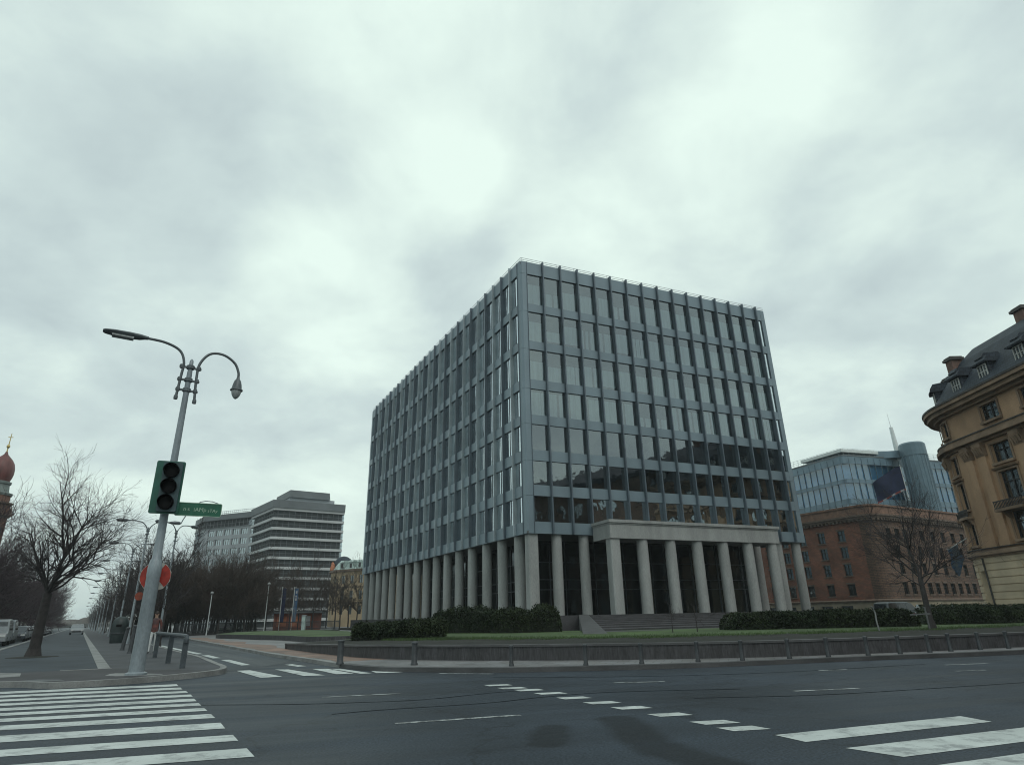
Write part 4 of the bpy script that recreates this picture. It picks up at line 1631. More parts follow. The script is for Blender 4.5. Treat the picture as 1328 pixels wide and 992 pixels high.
# flat cobra head
b = MB()
secs = [(-1.26, .055, .05, .055), (-1.36, .075, .06, .07), (-1.48, .13, .07, .10), (-1.75, .175, .075, .12), (-2.15, .175, .07, .11), (-2.38, .13, .05, .08), (-2.44, .08, .03, .05)]
vs = []
for (x, wd, up_, dn) in secs:
    for k in range(12):
        a = 2 * math.pi * k / 12
        vs.append(A_(x, 9.505 + (.012 * (x + 1.3)) + math.sin(a) * (up_ if math.sin(a) > 0 else dn), math.cos(a) * wd))
fs = [(i * 12 + k, i * 12 + (k + 1) % 12, (i + 1) * 12 + (k + 1) % 12, (i + 1) * 12 + k) for i in range(len(secs) - 1) for k in range(12)]
fs += [list(range(11, -1, -1)), [(len(secs) - 1) * 12 + k for k in range(12)]]
b.add(vs, fs)
hd = b.build('lamp_head', M['poledark'], lampost, True)
b = MB()
b.box(A_(-1.92, 9.395), (.56, .24, .05), N, D)
b.build('lens', M['lampglass'], hd)
# bell lantern
p = A_(1.40, 0)
b = MB()
b.lathe([(.045, 8.74), (.055, 8.68), (.10, 8.62), (.135, 8.48), (.15, 8.36), (.185, 8.33), (.19, 8.29), (.15, 8.28)], (p.x, p.y, 0), 16)
hd = b.build('lamp_head', M['poledark'], lampost, True)
b = MB()
b.lathe([(.145, 8.285), (.15, 8.24), (.12, 8.13), (.07, 8.05), (.02, 8.01)], (p.x, p.y, 0), 16)
b.build('glass_bowl', M['lampglass'], hd, True)

# traffic light on the post, facing the camera side
tf = (Vector((0, 0, 0)) - Vector((lp.x, lp.y, 0))).normalized()
tf = (Matrix.Rotation(R(-8), 3, 'Z') @ tf)
ts = Vector((-tf.y, tf.x, 0))          # to the right in the photo
if ts.dot(N) < 0:
    ts = -ts
TLc = Vector((lp.x, lp.y, 0)) + tf * .30
tl = empty('traffic_light', (TLc.x, TLc.y, 4.28), 'unlit three lamp traffic light on a green board, fixed to the corner lamp post', 'traffic light')
bd = MB()


def rrect(w_, h_, r_):
    pts = []
    for (cx_, cy_, a0) in ((w_ / 2 - r_, h_ / 2 - r_, 0), (-w_ / 2 + r_, h_ / 2 - r_, 90), (-w_ / 2 + r_, -h_ / 2 + r_, 180), (w_ / 2 - r_, -h_ / 2 + r_, 270)):
        for k in range(5):
            a = R(a0 + 22.5 * k)
            pts.append((cx_ + r_ * math.cos(a), cy_ + r_ * math.sin(a)))
    return pts


def plate(mb, c, sx, outv, w_, h_, r_, th, holes=None):
    pts = rrect(w_, h_, r_)
    n = len(pts)
    Z = Vector((0, 0, 1))
    vs = [c + sx * x + Z * y for (x, y) in pts] + [c + sx * x + Z * y + outv * th for (x, y) in pts]
    fs = [(i, (i + 1) % n, n + (i + 1) % n, n + i) for i in range(n)] + [list(range(n))[::-1], list(range(n, 2 * n))]
    mb.add(vs, fs)


def disc_tube(mb, c, outv, sx, r0, r1, l0, l1, sides=24, cutlow=0.0):
    Z = Vector((0, 0, 1))
    vs = []
    for (r_, l_) in ((r0, l0), (r1, l1)):
        for k in range(sides):
            a = 2 * math.pi * k / sides
            vs.append(c + sx * (r_ * math.cos(a)) + Z * (r_ * math.sin(a)) + outv * (l_ - (cutlow if (math.sin(a) < -.2 and l_ == l1) else 0)))
    mb.add(vs, [(k, (k + 1) % sides, sides + (k + 1) % sides, sides + k) for k in range(sides)])


TZ = 5.0
bc = Vector((TLc.x, TLc.y, TZ))
plate(bd, bc, ts, tf, .74, 1.50, .05, .035)
bo = bd.build('backing_board', M['green'], tl)
h_ = MB()
plate(h_, bc + ts * .07 + tf * .036, ts, tf, .50, 1.40, .05, .10)
h_.build('housing', mat('signal_housing', (0.035, 0.07, 0.08), 0.5, var=.2, scale=3), tl)
for k, (z, x) in enumerate(((.45, .05), (0, .05), (-.45, .04))):
    c = bc + ts * x + Vector((0, 0, z)) + tf * .137
    q = MB()
    disc_tube(q, c, tf, ts, .205, .20, 0, .22, 24, .12)
    disc_tube(q, c, tf, ts, .185, .185, .0, .21, 24, .12)
    hood = q.build('hood', M['lens'], tl)
    q = MB()
    Z = Vector((0, 0, 1))
    vs = [c + tf * .045]
    for k2 in range(24):
        a = 2 * math.pi * k2 / 24
        vs.append(c + ts * (.185 * math.cos(a)) + Z * (.185 * math.sin(a)) + tf * .01)
    q.add(vs, [(0, 1 + i, 1 + (i + 1) % 24) for i in range(24)])
    q.build('lens', M['lens'], tl, True)
for z in (4.5, 5.5):
    q = MB()
    q.bar(Vector((lp.x, lp.y, z)) + tf * .05, bc + Vector((0, 0, z - TZ)), .07, .05)
    q.lathe([(.125, -.04), (.135, -.03), (.135, .03), (.125, .04)], (lp.x, lp.y, z), 14)
    q.build('bracket', M['post'], tl)

# street name sign
SZ = 4.43
sx = (Matrix.Rotation(R(4), 3, 'Z') @ ts)
sf = Vector((sx.y, -sx.x, 0))
if sf.dot(tf) < 0:
    sf = -sf
sc_ = Vector((lp.x, lp.y, SZ)) + sx * .86 + sf * .14
sg = empty('street_name_sign', (lp.x, lp.y, SZ), 'long green street name sign with pale lettering on the corner lamp post', 'sign')
q = MB()
plate(q, sc_, sx, sf, 1.20, .37, .04, .03)
q.build('sign_plate', M['greensign'], sg)
q = MB()
pts = rrect(1.20, .37, .04)
q.tube([sc_ + sx * x + Vector((0, 0, y)) + sf * .032 for (x, y) in pts + pts[:2]], .010, 5, False)
q.build('rim', M['letter'], sg)
q = MB()
q.bar(Vector((lp.x, lp.y, SZ + .05)) + sx * .08 + sf * .10, sc_ - sx * .3 - sf * .01, .05, .05)
q.build('bracket', M['pole'], sg)
q = MB()
q.tube([sc_ + sx * x + Vector((0, 0, z)) - sf * .02 for (x, z) in ((-.05, .17), (.02, .23), (.15, .262), (.33, .255), (.48, .21), (.58, .15))], .014, 6)
q.build('hoop', M['pole'], sg)
q = MB()
q.tube([sc_ + sx * x + Vector((0, 0, z)) - sf * .02 for (x, z) in ((-.30, -.17), (-.36, -.30), (-.40, -.42))], .014, 6)
q.build('stay', M['pole'], sg)
mt = Matrix((sx.to_4d(), Vector((0, 0, 1, 0)), sf.to_4d(), (0, 0, 0, 1))).transposed()


def lettering(body, size, local, parent):
    cu = bpy.data.curves.new('lettering', 'FONT')
    cu.body = body
    cu.size = size
    cu.extrude = .003
    tmp = bpy.data.objects.new('tmp_lettering', cu)
    COL.objects.link(tmp)
    bpy.context.view_layer.update()
    me = bpy.data.meshes.new_from_object(tmp.evaluated_get(bpy.context.evaluated_depsgraph_get()))
    bpy.data.objects.remove(tmp)
    mm = mt.copy()
    mm.translation = local - world_of(parent)
    me.transform(mm)
    me.materials.clear()
    me.materials.append(M['letter'])
    o = bpy.data.objects.new('lettering', me)
    COL.objects.link(o)
    o.parent = parent


lettering('n\u00b7s', .15, sc_ - sx * .40 + Vector((0, 0, -.04)) + sf * .033, sg)
lettering('iAMp', .155, sc_ - sx * .13 + Vector((0, 0, -.05)) + sf * .033, sg)
lettering('sTAy', .125, sc_ + sx * .24 + Vector((0, 0, -.06)) + sf * .033, sg)

# red sign behind the post
RZ = 2.60
rc = Vector((lp.x, lp.y, RZ)) - tf * .24 + ts * .02
rs = empty('road_sign', (lp.x, lp.y, RZ - .45), 'round red and white road sign half hidden behind the corner lamp post', 'sign')
q = MB()


def disc(mb, c, r_, th, n=8, a0=22.5, k=1.0):
    Z = Vector((0, 0, 1))
    vs = []
    for l_ in (0, th):
        for i in range(n):
            a = R(a0 + 360 * i / n)
            vs.append(c + ts * (r_ * math.cos(a)) + Z * (r_ * math.sin(a) * k) + tf * l_)
    mb.add(vs, [(i, (i + 1) % n, n + (i + 1) % n, n + i) for i in range(n)] + [list(range(n))[::-1], list(range(n, 2 * n))])


disc(q, rc, .40, .02, 10, 18)
q.build('sign_plate', M['palesign'], rs)
q = MB()
Z = Vector((0, 0, 1))


def seg(a0, a1, r0, r1, l_):
    k = 8
    vs = []
    for i in range(k + 1):
        a = R(a0 + (a1 - a0) * i / k)
        for r_ in (r0, r1):
            vs.append(rc + ts * (r_ * math.cos(a)) + Z * (r_ * math.sin(a)) + tf * l_)
    q.add(vs, [(2 * i, 2 * i + 1, 2 * i + 3, 2 * i + 2) for i in range(k)])


seg(118, 244, .10, .378, .024)
seg(-48, 58, .10, .378, .024)
q.build('red_field', M['red'], rs)
q = MB()
disc(q, rc - ts * .31 - Z * .52, .11, .02, 10, 0)
q.build('lower_plate', M['orange'], rs)
q = MB()
for z in (.2, -.25, -.52):
    q.bar(Vector((lp.x, lp.y, RZ + z)), rc + Z * z, .05, .04)
q.bar(rc - ts * .36 - Z * .53 - tf * .01, rc + ts * .1 - Z * .53 - tf * .01, .04, .03)
q.build('bracket', M['post'], rs)


# the lamps receding along the boulevard
def small_lamp(label, group):
    t = empty('street_lamp', (0, 0, 0), label, 'street lamp', group)
    q = MB()
    q.lathe([(.14, 0), (.13, .5), (.09, .6), (.055, 7.4), (.05, 8.0)], (0, 0, 0), 10)
    q.build('post', M['pole'], t, True)
    for sgn in (-1, 1):
        A2 = lambda x, z: N * (x * sgn) + Vector((0, 0, z))
        q = MB()
        q.tube(arm_curve([A2(.02, 7.3), A2(.10, 7.95), A2(.45, 8.35), A2(.95, 8.45), A2(1.35, 8.45)], 5), .035, 6)
        q.build('arm', M['poledark'], t, True)
        q = MB()
        q.tube([A2(1.3, 8.45), A2(1.42, 8.45), A2(1.65, 8.44), A2(2.0, 8.43), A2(2.12, 8.43)], [.04, .08, .14, .12, .05], 8)
        hd = q.build('lamp_head', M['poledark'], t, True)
        q = MB()
        q.box(A2(1.75, 8.34), (.45, .16, .06), N, D)
        q.build('lens', M['lampglass'], hd)
    q = MB()
    for z in (7.2, 7.5, 7.75):
        q.box((0, 0, z), (.26, .12, .06), N, D)
    q.build('bracket', M['poledark'], t)
    return t


sl0 = small_lamp('grey double armed street lamp, one of the row receding beside the promenade', 'street lamps receding along the boulevard')
sl0.location = bl(3.0, 70, .1)
for a in (54, 90, 113, 133, 155, 184, 220, 262, 310):
    dup(sl0, bl(3.0, a, .1))
s2 = dup(sl0, at(205, 830, 55).xy.to_3d() + Vector((0, 0, .1)), R(40), label='grey lamp post standing alone at the side street by the steel railing')
s2.pop('group', None) if hasattr(s2, 'pop') else None
if 'group' in s2:
    del s2['group']

# ------------------------------------------------------------------ railing, dark posts, bin, person
rl = [Vector((-14.3, 26.5, .12)), Vector((-11.80, 22.75, .12)), Vector((-9.95, 20.05, .12))]
ra = empty('railing', tuple(rl[1]), 'short grey steel railing on three flat posts at the sidewalk corner', 'railing')
for i, p in enumerate(rl):
    q = MB()
    q.bar(p, p + Vector((0, 0, .86 if i < 2 else .80)), .15, .10, D)
    q.build('post', M['railpost'], ra)
q = MB()
e0, e1 = rl[0], rl[2]
q.tube(arm_curve([e0 + D * .6 + Vector((0, 0, .90)), e0 + Vector((0, 0, .90)), rl[1] + Vector((0, 0, .89)), e1 - (e1 - rl[1]).normalized() * .3 + Vector((0, 0, .88)), e1 + (e1 - rl[1]).normalized() * .02 + Vector((0, 0, .83)), e1 + (e1 - rl[1]).normalized() * .06 + Vector((0, 0, .70))], 5), .062, 8)
q.build('handrail', M['railpost'], ra, True)

for (p, h_, ln, lb) in ((Vector((-20.57, 34.83, .12)), 1.05, .10, 'dark leaning post nearest the domed bin on the sidewalk'), (Vector((-17.88, 30.93, .12)), 1.15, .04, 'dark upright post standing just beside the corner lamp post')):
    t = empty('bollard', tuple(p), lb, 'bollard')
    q = MB()
    q.tube([p, p + Vector((0, 0, .1)) + N * ln * .1, p + Vector((0, 0, h_)) + N * ln], [.13, .10, .085], 10)
    q.build('shaft', M['post'], t, True)
    q = MB()
    e = p + Vector((0, 0, h_)) + N * ln
    q.lathe([(.095, -.03), (.105, .0), (.09, .05), (.04, .08)], e, 10)
    q.build('cap', M['post'], t, True)

bp = gp(152, 833.5, .12)
bn = empty('recycling_bin', tuple(bp), 'dark domed recycling bin on the sidewalk beneath the street trees', 'bin')
q = MB()
q.lathe([(.50, 0), (.52, .05), (.56, .5), (.57, 1.15), (.53, 1.45), (.42, 1.68), (.24, 1.80), (.05, 1.83)], bp, 20)
q.build('body', M['bin'], bn, True)
q = MB()
q.box(bp + tf * .55 + Vector((0, 0, 1.2)), (.36, .12, .16), ts, tf)
q.build('hatch', M['lens'], bn)
q = MB()
q.lathe([(.575, .62), (.60, .64), (.60, .70), (.575, .72)], bp, 20)
q.build('band', M['post'], bn)


def person(loc, face, label):
    """standing figure grown from one skinned skeleton"""
    t = empty('person', tuple(loc), label, 'person')
    V, Ed, Rd = [], [], []

    def v(x, y, z, r, link=None, r2=None):
        V.append((x, y, z))
        Rd.append((r, r2 or r))
        if link is not None:
            Ed.append((link, len(V) - 1))
        return len(V) - 1
    pel = v(0, 0, .95, .15, None, .11)
    wst = v(0, 0, 1.10, .145, pel, .105)
    chs = v(0, -.01, 1.30, .17, wst, .115)
    sho = v(0, 0, 1.44, .11, chs, .08)
    nck = v(0, .01, 1.52, .055, sho)
    h0 = v(0, .02, 1.60, .075, nck, .085)
    h1 = v(0, .02, 1.68, .082, h0, .10)
    v(0, .01, 1.76, .05, h1, .06)
    v(0, .115, 1.645, .014, h0)
    for s in (-1, 1):
        v(s * .085, .015, 1.655, .018, h1)
        a = v(s * .19, 0, 1.41, .065, sho)
        e_ = v(s * .25, -.02, 1.15, .05, a)
        w_ = v(s * .24, .06, .92, .034, e_)
        pm = v(s * .24, .08, .85, .036, w_, .02)
        for k, (ox, ln) in enumerate(((-.03, .075), (-.01, .085), (.01, .082), (.03, .065))):
            f1 = v(s * .24, .08 + ox, .80, .010, pm)
            v(s * .238, .085 + ox, .80 - ln * .6, .009, f1)
        th_ = v(s * .225, .125, .83, .011, pm)
        v(s * .22, .135, .79, .009, th_)
        hp = v(s * .09, 0, .90, .095, pel)
        kn = v(s * .10, .02 + s * .05, .50, .065, hp)
        an = v(s * .10, -.02 + s * .09, .10, .045, kn)
        hl = v(s * .10, .0 + s * .09, .04, .042, an)
        v(s * .11, .15 + s * .09, .03, .035, hl)
    me = bpy.data.meshes.new('body')
    me.from_pydata(V, Ed, [])
    o = bpy.data.objects.new('body', me)
    COL.objects.link(o)
    md = o.modifiers.new('skin', 'SKIN')
    md.use_smooth_shade = True
    for i, sv in enumerate(me.skin_vertices[0].data):
        sv.radius = Rd[i]
        sv.use_root = (i == 0)
    sb = o.modifiers.new('sub', 'SUBSURF')
    sb.levels = sb.render_levels = 1
    bpy.context.view_layer.update()
    m2 = bpy.data.meshes.new_from_object(o.evaluated_get(bpy.context.evaluated_depsgraph_get()))
    bpy.data.objects.remove(o)
    for m_ in ('skin', 'trousers', 'jacket', 'shoe'):
        m2.materials.append(M[m_])
    for p in m2.polygons:
        c = p.center
        p.material_index = 3 if c.z < .09 else 1 if c.z < .93 and abs(c.x) < .2 else 2 if (c.z < 1.50 and not (c.z < .90 and abs(c.x) > .2)) else 0
        p.use_smooth = True
    ob = bpy.data.objects.new('body', m2)
    COL.objects.link(ob)
    ob.parent = t
    q = MB()
    q.lathe([(.088, 1.665), (.096, 1.70), (.085, 1.76), (.04, 1.80)], (0, 0, 0), 12)
    q.build('hair', M['hair'], t, True, org=Vector((0, -.005, 0)))
    for s in (-1, 1):
        q = MB()
        q.lathe([(.006, -.012), (.013, 0), (.006, .012)], (s * .034, .095, 1.672), 8)
        q.build('eye', M['hair'], t, True, org=Vector((0, 0, 0)))
    t.rotation_euler.z = face
    return t


pp = gp(192, 847, .12)
pp = Vector((pp.x, pp.y, .12)) + N * .10
person(pp, R(200), 'person in a maroon jacket and white trousers standing behind the corner lamp post')

# ------------------------------------------------------------------ cars


def car(kind, paint, label, group=None):
    """nose towards -Y, wheels on z=0"""
    t = empty('parked_car', (0, 0, 0), label, 'car', group)
    if kind == 'van':
        Ln, Wd, H_ = 4.9, 1.92, 1.98
        prof = [(-2.45, .35), (-2.42, .62), (-2.30, .92), (-1.55, 1.10), (-.85, 1.80), (-.35, 1.95), (1.9, 1.97), (2.35, 1.85), (2.43, 1.0), (2.45, .35)]
        ws, we, ax_ = (-1.48, 1.14, -.92, 1.76), 3, (-1.5, 1.5)
    else:
        Ln, Wd, H_ = 4.4, 1.76, 1.45
        prof = [(-2.2, .30), (-2.19, .55), (-2.05, .72), (-1.15, .90), (-.40, 1.36), (.10, 1.45), (.90, 1.42), (1.62, 1.02), (2.12, .95), (2.20, .60), (2.2, .30)]
        ws, we, ax_ = (-1.08, .94, -.46, 1.33), 3, (-1.38, 1.35)
    belt = 1.10 if kind == 'van' else .92
    q = MB()
    n = len(prof)
    rows_ = []
    for fx in (-1, -.92, 0, .92, 1):
        for (y, z) in prof:
            tap = 1.0 if z < belt else 1 - .17 * (z - belt) / max(H_ - belt, .1)
            shr = .04 if abs(fx) == 1 else 0
            rows_.append((fx * Wd / 2 * tap, y * (1 - shr * .4), z - shr * (z > .5)))
    fs = []
    for r_ in range(4):
        for k in range(n):
            k2 = (k + 1) % n
            fs.append((r_ * n + k, r_ * n + k2, (r_ + 1) * n + k2, (r_ + 1) * n + k))
    fs.append(list(range(n)))
    fs.append([4 * n + k for k in reversed(range(n))])
    q.add(rows_, fs)
    body = q.build('body', paint, t)
    # glazing laid 6 mm proud of the shell
    def xs(z, e=.006):
        tap = 1 - .17 * (z - belt) / max(H_ - belt, .1) if z > belt else 1
        return Wd / 2 * tap + e
    q = MB()
    y0, z0, y1, z1 = ws
    dy, dz = (z1 - z0), -(y1 - y0)
    ln = math.hypot(dy, dz)
    o_ = (-dy / ln * .012, -dz / ln * .012)
    q.quad((-xs(z0) * .86, y0 + o_[0], z0 - o_[1]), (xs(z0) * .86, y0 + o_[0], z0 - o_[1]), (xs(z1) * .86, y1 + o_[0], z1 - o_[1]), (-xs(z1) * .86, y1 + o_[0], z1 - o_[1]))
    q.build('windscreen', M['carglass'], t)
    q = MB()
    zt, zb = (H_ - .14, belt + .08)
    if kind == 'van':
        wins = [(-1.35, -.78, -.05, -.05), (.05, .05, 1.0, 1.0), (1.1, 1.1, 2.2, 2.15)]
    else:
        wins = [(-.95, -.32, .28, .28), (.36, .36, 1.35, .92)]
    for s in (-1, 1):
        for (a, b2, c, d2) in wins:
            q.quad((s * xs(zb), a, zb), (s * xs(zb), c, zb), (s * xs(zt), d2, zt), (s * xs(zt), b2, zt))
    q.build('side_window', M['carglass'], t)
    q = MB()
    yr = prof[-3][0] if kind == 'van' else 1.62
    if kind == 'van':
        q.quad((-.7, 2.425, 1.15), (.7, 2.425, 1.15), (.66, 2.385, 1.75), (-.66, 2.385, 1.75))
    else:
        q.quad((-.66, 1.56, 1.085), (.66, 1.56, 1.085), (.6, 1.0, 1.39), (-.6, 1.0, 1.39))
    q.build('rear_window', M['carglass'], t)
    fz = .74 if kind == 'van' else .62
    for s in (-1, 1):
        q = MB()
        q.box((s * Wd * .36, -Ln / 2 + .02 + (.02 if kind != 'van' else .03), fz), (.34, .09, .15))
        q.build('headlight', M['carlight'], t)
        q = MB()
        q.box((s * Wd * .40, Ln / 2 - .03, fz + .16), (.24, .09, .18))
        q.build('tail_light', M['cartail'], t)
        q = MB()
        q.box((s * (xs(belt) + .09), (-1.2 if kind == 'van' else -.78), belt + .10), (.18, .10, .13))
        q.build('wing_mirror', M['tyre'], t)
    q = MB()
    q.box((0, -Ln / 2 + .01, .42), (Wd * .62, .06, .16))
    q.build('grille', M['tyre'], t)
    for s in (-1, 1):
        for y in ax_:
            c = (s * (Wd / 2 - .10), y, .32)
            q = MB()
            vs, fs2 = [], []
            for (xx, rr_) in ((-.11, .27), (-.11, .32), (.11, .32), (.11, .27)):
                for k in range(18):
                    a = 2 * math.pi * k / 18
                    vs.append((c[0] + xx, c[1] + rr_ * math.cos(a), c[2] + rr_ * math.sin(a)))
            for r_ in range(3):
                for k in range(18):
                    fs2.append((r_ * 18 + k, r_ * 18 + (k + 1) % 18, (r_ + 1) * 18 + (k + 1) % 18, (r_ + 1) * 18 + k))
            q.add(vs, fs2)
            wo = q.build('wheel', M['tyre'], t)
            q = MB()
            vs = [(c[0] + s * .10, c[1], c[2])] + [(c[0] + s * .085, c[1] + .24 * math.cos(2 * math.pi * k / 18), c[2] + .24 * math.sin(2 * math.pi * k / 18)) for k in range(18)]
            q.add(vs, [(0, 1 + k, 1 + (k + 1) % 18) for k in range(18)])
            q.build('rim', M['rim'], wo)
    return t


ROT = math.atan2(-D.x, D.y)       # +Y of the car looks along the boulevard, nose towards the camera
kinds = [('van', M['carwhite'], 'white van parked foremost under the purplish avenue trees'), ('van', M['cargrey'], 'grey blue van parked behind the white van under the avenue trees'),
         ('saloon', M['cardark'], 'dark saloon car parked far along the avenue trees'), ('saloon', M['carsilver'], 'silver saloon car parked far along the avenue trees'),
         ('saloon', M['carwhite'], 'white saloon car parked far along the avenue trees')]
protos = [car(k, m_, l_) for (k, m_, l_) in kinds]
protos[0].location, protos[1].location = bl(-5.5, 66.5), bl(-5.6, 73.5)
for i in (0, 1):
    protos[i].rotation_euler.z = ROT
seq = [2, 3, 2, 4, 3, 4, 2, 3, 4, 4, 3, 2, 4]
used = set()
names = {2: 'dark saloon cars along the avenue', 3: 'silver saloon cars along the avenue', 4: 'white saloon cars along the avenue'}
for i, k in enumerate(seq):
    p = bl(-5.2 + RNG.uniform(-.15, .15), 83 + 6.1 * i + (i > 5) * 4)
    if k not in used:
        used.add(k)
        protos[k].location = p
        protos[k].rotation_euler.z = ROT
        protos[k]['group'] = names[k]
    else:
        dup(protos[k], p, ROT, group=names[k])
c1 = dup(protos[3], bl(-.2, 122, .125), ROT, label='silver saloon car alone in the middle of the promenade')
c2 = dup(protos[4], bl(-.6, 170, .125), ROT, label='small white saloon car beyond the silver one on the promenade')
for c in (c1, c2):
    if 'group' in c:
        del c['group']

# ------------------------------------------------------------------ banded office block far left
fo = empty('office_building', (-66, 171, 0), 'distant pale banded office block with stepped roof above the bare wood', 'building')
RBp = [(-79, 188), (-67.4, 173.2), (-66.6, 172.2), (-65.4, 172.6), (-50, 183)]
RP = Path(RBp, 1)
rear = [(-44, 176 + 40), (-92, 225)]
b = MB()
b.prism([tuple(RP.at(s, -.5).xy) for s in RP.s] + [(-59.5, 215), (-79, 215)], 0, 31.3)
b.build('interior_core', M['core'], fo)
zt = 31.0
for k in range(12):
    z1 = zt - 2.62 * k
    m = MB()
    dz = RNG.uniform(-.05, .05)
    RP.block(m, .02, RP.L, z1 - .68 + dz, z1 + dz, -.45, .25)
    m.build('floor_band', M['band'], fo)
    m = MB()
    z0 = z1 - 2.62
    RP.pane(m, 0, RP.L, z0, z1 - .66, .0)
    for s_ in [i * 1.55 for i in range(1, int(RP.L / 1.55))]:
        pass
    wo = m.build('window_band', G['far'], fo)
    m = MB()
    s_ = 1.0
    while s_ < RP.L - .5:
        RP.block(m, s_, s_ + .08, z0, z1 - .66, .01, .06)
        s_ += 1.55
    RP.block(m, .03, RP.L - .03, z0 + .9, z0 + .96, -.02, .05)
    m.build('mullion', M['roofgrey'], wo)
b = MB()
RP.sweep(b, [(-.4, 31.0), (.55, 31.0), (.65, 33.1), (-.4, 33.1)])
b.build('fascia', M['roofgrey'], fo)
b = MB()
b.prism([tuple(RP.at(s, -1.0).xy) for s in RP.s] + [(-60, 214), (-78, 214)], 31.4, 33.3)
b.prism([(-71, 186), (-64.2, 176.8), (-53.5, 184), (-60, 205), (-71, 206)], 33.3, 34.6)
b.build('penthouse', M['greyband'], fo)
b = MB()
b.prism([(-72, 187), (-64, 176.0), (-54.6, 182.4), (-61, 206), (-72, 207)], 34.6, 36.6)
b.build('roof', M['roofgrey'], fo)
# left wing
LW = Path([(-107, 212), (-104, 204.5), (-97.6, 196.4), (-96, 195.2), (-79.2, 188.2)], 1)
s_face = LW.s[3]
ops = []
for k in range(8):
    z1 = 28.0 - 2.85 * k
    for i in range(5):
        a = s_face + .9 + i * 3.35
        ops.append((a, a + 2.75, z1 - 1.75, z1))
    for i in range(4):
        a = 1.0 + i * 4.6
        ops.append((a, a + 3.9, z1 - 1.6, z1 - .1))
b = MB()
LW.wall(b, 0, 28.6, ops, .35)
b.prism([tuple(LW.at(s, -1.2).xy) for s in LW.s] + [(-79.3, 226), (-107, 232)], 0, 28.5)
b.build('wall', M['greyband'], fo)
for (a, c, z0, z1) in ops:
    m = MB()
    LW.pane(m, a, c, z0, z1, -.30)
    wo = m.build('window', G['far'], fo)
    m = MB()
    for f in (.333, .666):
        x = a + (c - a) * f
        LW.block(m, x - .03, x + .03, z0 + .01, z1 - .01, -.29, -.22)
    m.build('frame', M['roofgrey'], wo)
m = MB()
LW.pane(m, 0, LW.L, 28.75, 31.1, -.05)
wo = m.build('window_band', G['far'], fo)
m = MB()
s_ = .8
while s_ < LW.L:
    LW.block(m, s_, s_ + .1, 28.75, 31.1, -.04, .04)
    s_ += 1.5
LW.block(m, .05, LW.L - .05, 29.8, 29.88, -.045, .035)
m.build('mullion', M['roofgrey'], wo)
b = MB()
LW.block(b, 0, LW.L, 28.55, 28.8, -1, .2)
LW.block(b, 0, LW.L, 31.05, 32.7, -1, .35)
b.build('fascia', M['roofgrey'], fo)
b = MB()
b.prism([tuple(LW.at(s, -.6).xy) for s in LW.s] + [(-79.3, 226), (-107, 232)], 28.8, 32.6)
b.build('top_floor', M['core'], fo)
b = MB()
for i in range(26):
    f = i / 25
    p = Vector((-97, 199, 0)).lerp(Vector((-78.5, 191.5, 0)), f)
    b.tube([(p.x, p.y, 32.5), (p.x, p.y, 34.4)], .07, 4)
for z in (33.2, 33.8, 34.4):
    b.tube([(-97, 199, z), (-78.5, 191.5, z)], .07, 4)
b.prism([(-95, 203), (-80, 197), (-80, 204), (-94, 209)], 32.6, 34.0)
b.build('roof_screen', M['white'], fo)

# ------------------------------------------------------------------ tan building left of the columns
tb = empty('old_building', (-40, 145, 0), 'small tan old building with pale dormers beside the banded office', 'building')
TP = Path([(-44.6, 158), (-43.2, 150.6), (-41.2, 146.8), (-24, 138.5)], 1)
ops = []
for k, (z0, z1) in enumerate(((2.6, 4.4), (5.7, 7.5), (9.1, 10.8))):
    for i in range(10):
        a = .9 + i * 2.55
        if a + 1.1 < TP.L:
            ops.append((a, a + 1.1, z0, z1))
b = MB()
TP.wall(b, 0, 12.0, ops, .25)
b.prism([tuple(TP.at(s, -.9).xy) for s in TP.s] + [(-18, 152), (-36, 168)], 0, 11.9)
b.build('wall', M['tan'], tb)
for (a, c, z0, z1) in ops:
    m = MB()
    TP.pane(m, a, c, z0, z1, -.2)
    wo = m.build('window', G['old'], tb)
    m = MB()
    TP.block(m, a, c, z0 + .9, z0 + .98, -.19, -.13)
    TP.block(m, (a + c) / 2 - .04, (a + c) / 2 + .04, z0, z1, -.19, -.12)
    m.build('frame', M['wframe'], wo)
b = MB()
for z in (4.9, 8.2):
    m = MB()
    TP.block(m, 0, TP.L, z, z + .22, -.1, .12)
    m.build('string_course', M['corndark'], tb)
TP.block(b, 0, TP.L, 11.7, 12.15, -.6, .45)
b.build('cornice', M['corndark'], tb)
b = MB()
TP.sweep(b, [(-.1, 12.15), (-1.5, 14.0), (-2.4, 14.0), (-2.4, 12.15)])
b.build('roof', M['palegreen'], tb)
for i in range(7):
    s_ = TP.s[2] + 1.2 + i * 2.5
    if s_ + 1 > TP.L:
        break
    m = MB()
    TP.block(m, s_, s_ + 1.2, 12.2, 13.7, -1.6, -.1)
    TP.sweep(m, [(-1.7, 13.7), (.05, 13.7), (-.4, 14.15), (-1.7, 14.15)], s_ - .12, s_ + 1.32)
    dr = m.build('dormer', M['palegreen'], tb)
    m = MB()
    TP.pane(m, s_ + .3, s_ + .9, 12.45, 13.45, -.095)
    m.build('window', M['wframe'], dr)
m = MB()
for i in range(6):
    p = TP.at(.8 + i * 1.45, -.1)
    m.lathe([(.35, 12.1), (.55, 12.5), (.45, 13.2), (.30, 13.5), (.34, 13.9), (.1, 14.2)], (p.x, p.y, 0), 8)
m.build('roof_ornament', M['terracotta'], tb, True)
m = MB()
m.lathe([(2.3, 12.0), (2.3, 13.8), (2.1, 14.6), (1.7, 15.3), (1.0, 15.8), (.2, 16.0)], (-41.9, 156, 0), 20)
m.build('dome', M['slate'], tb, True)

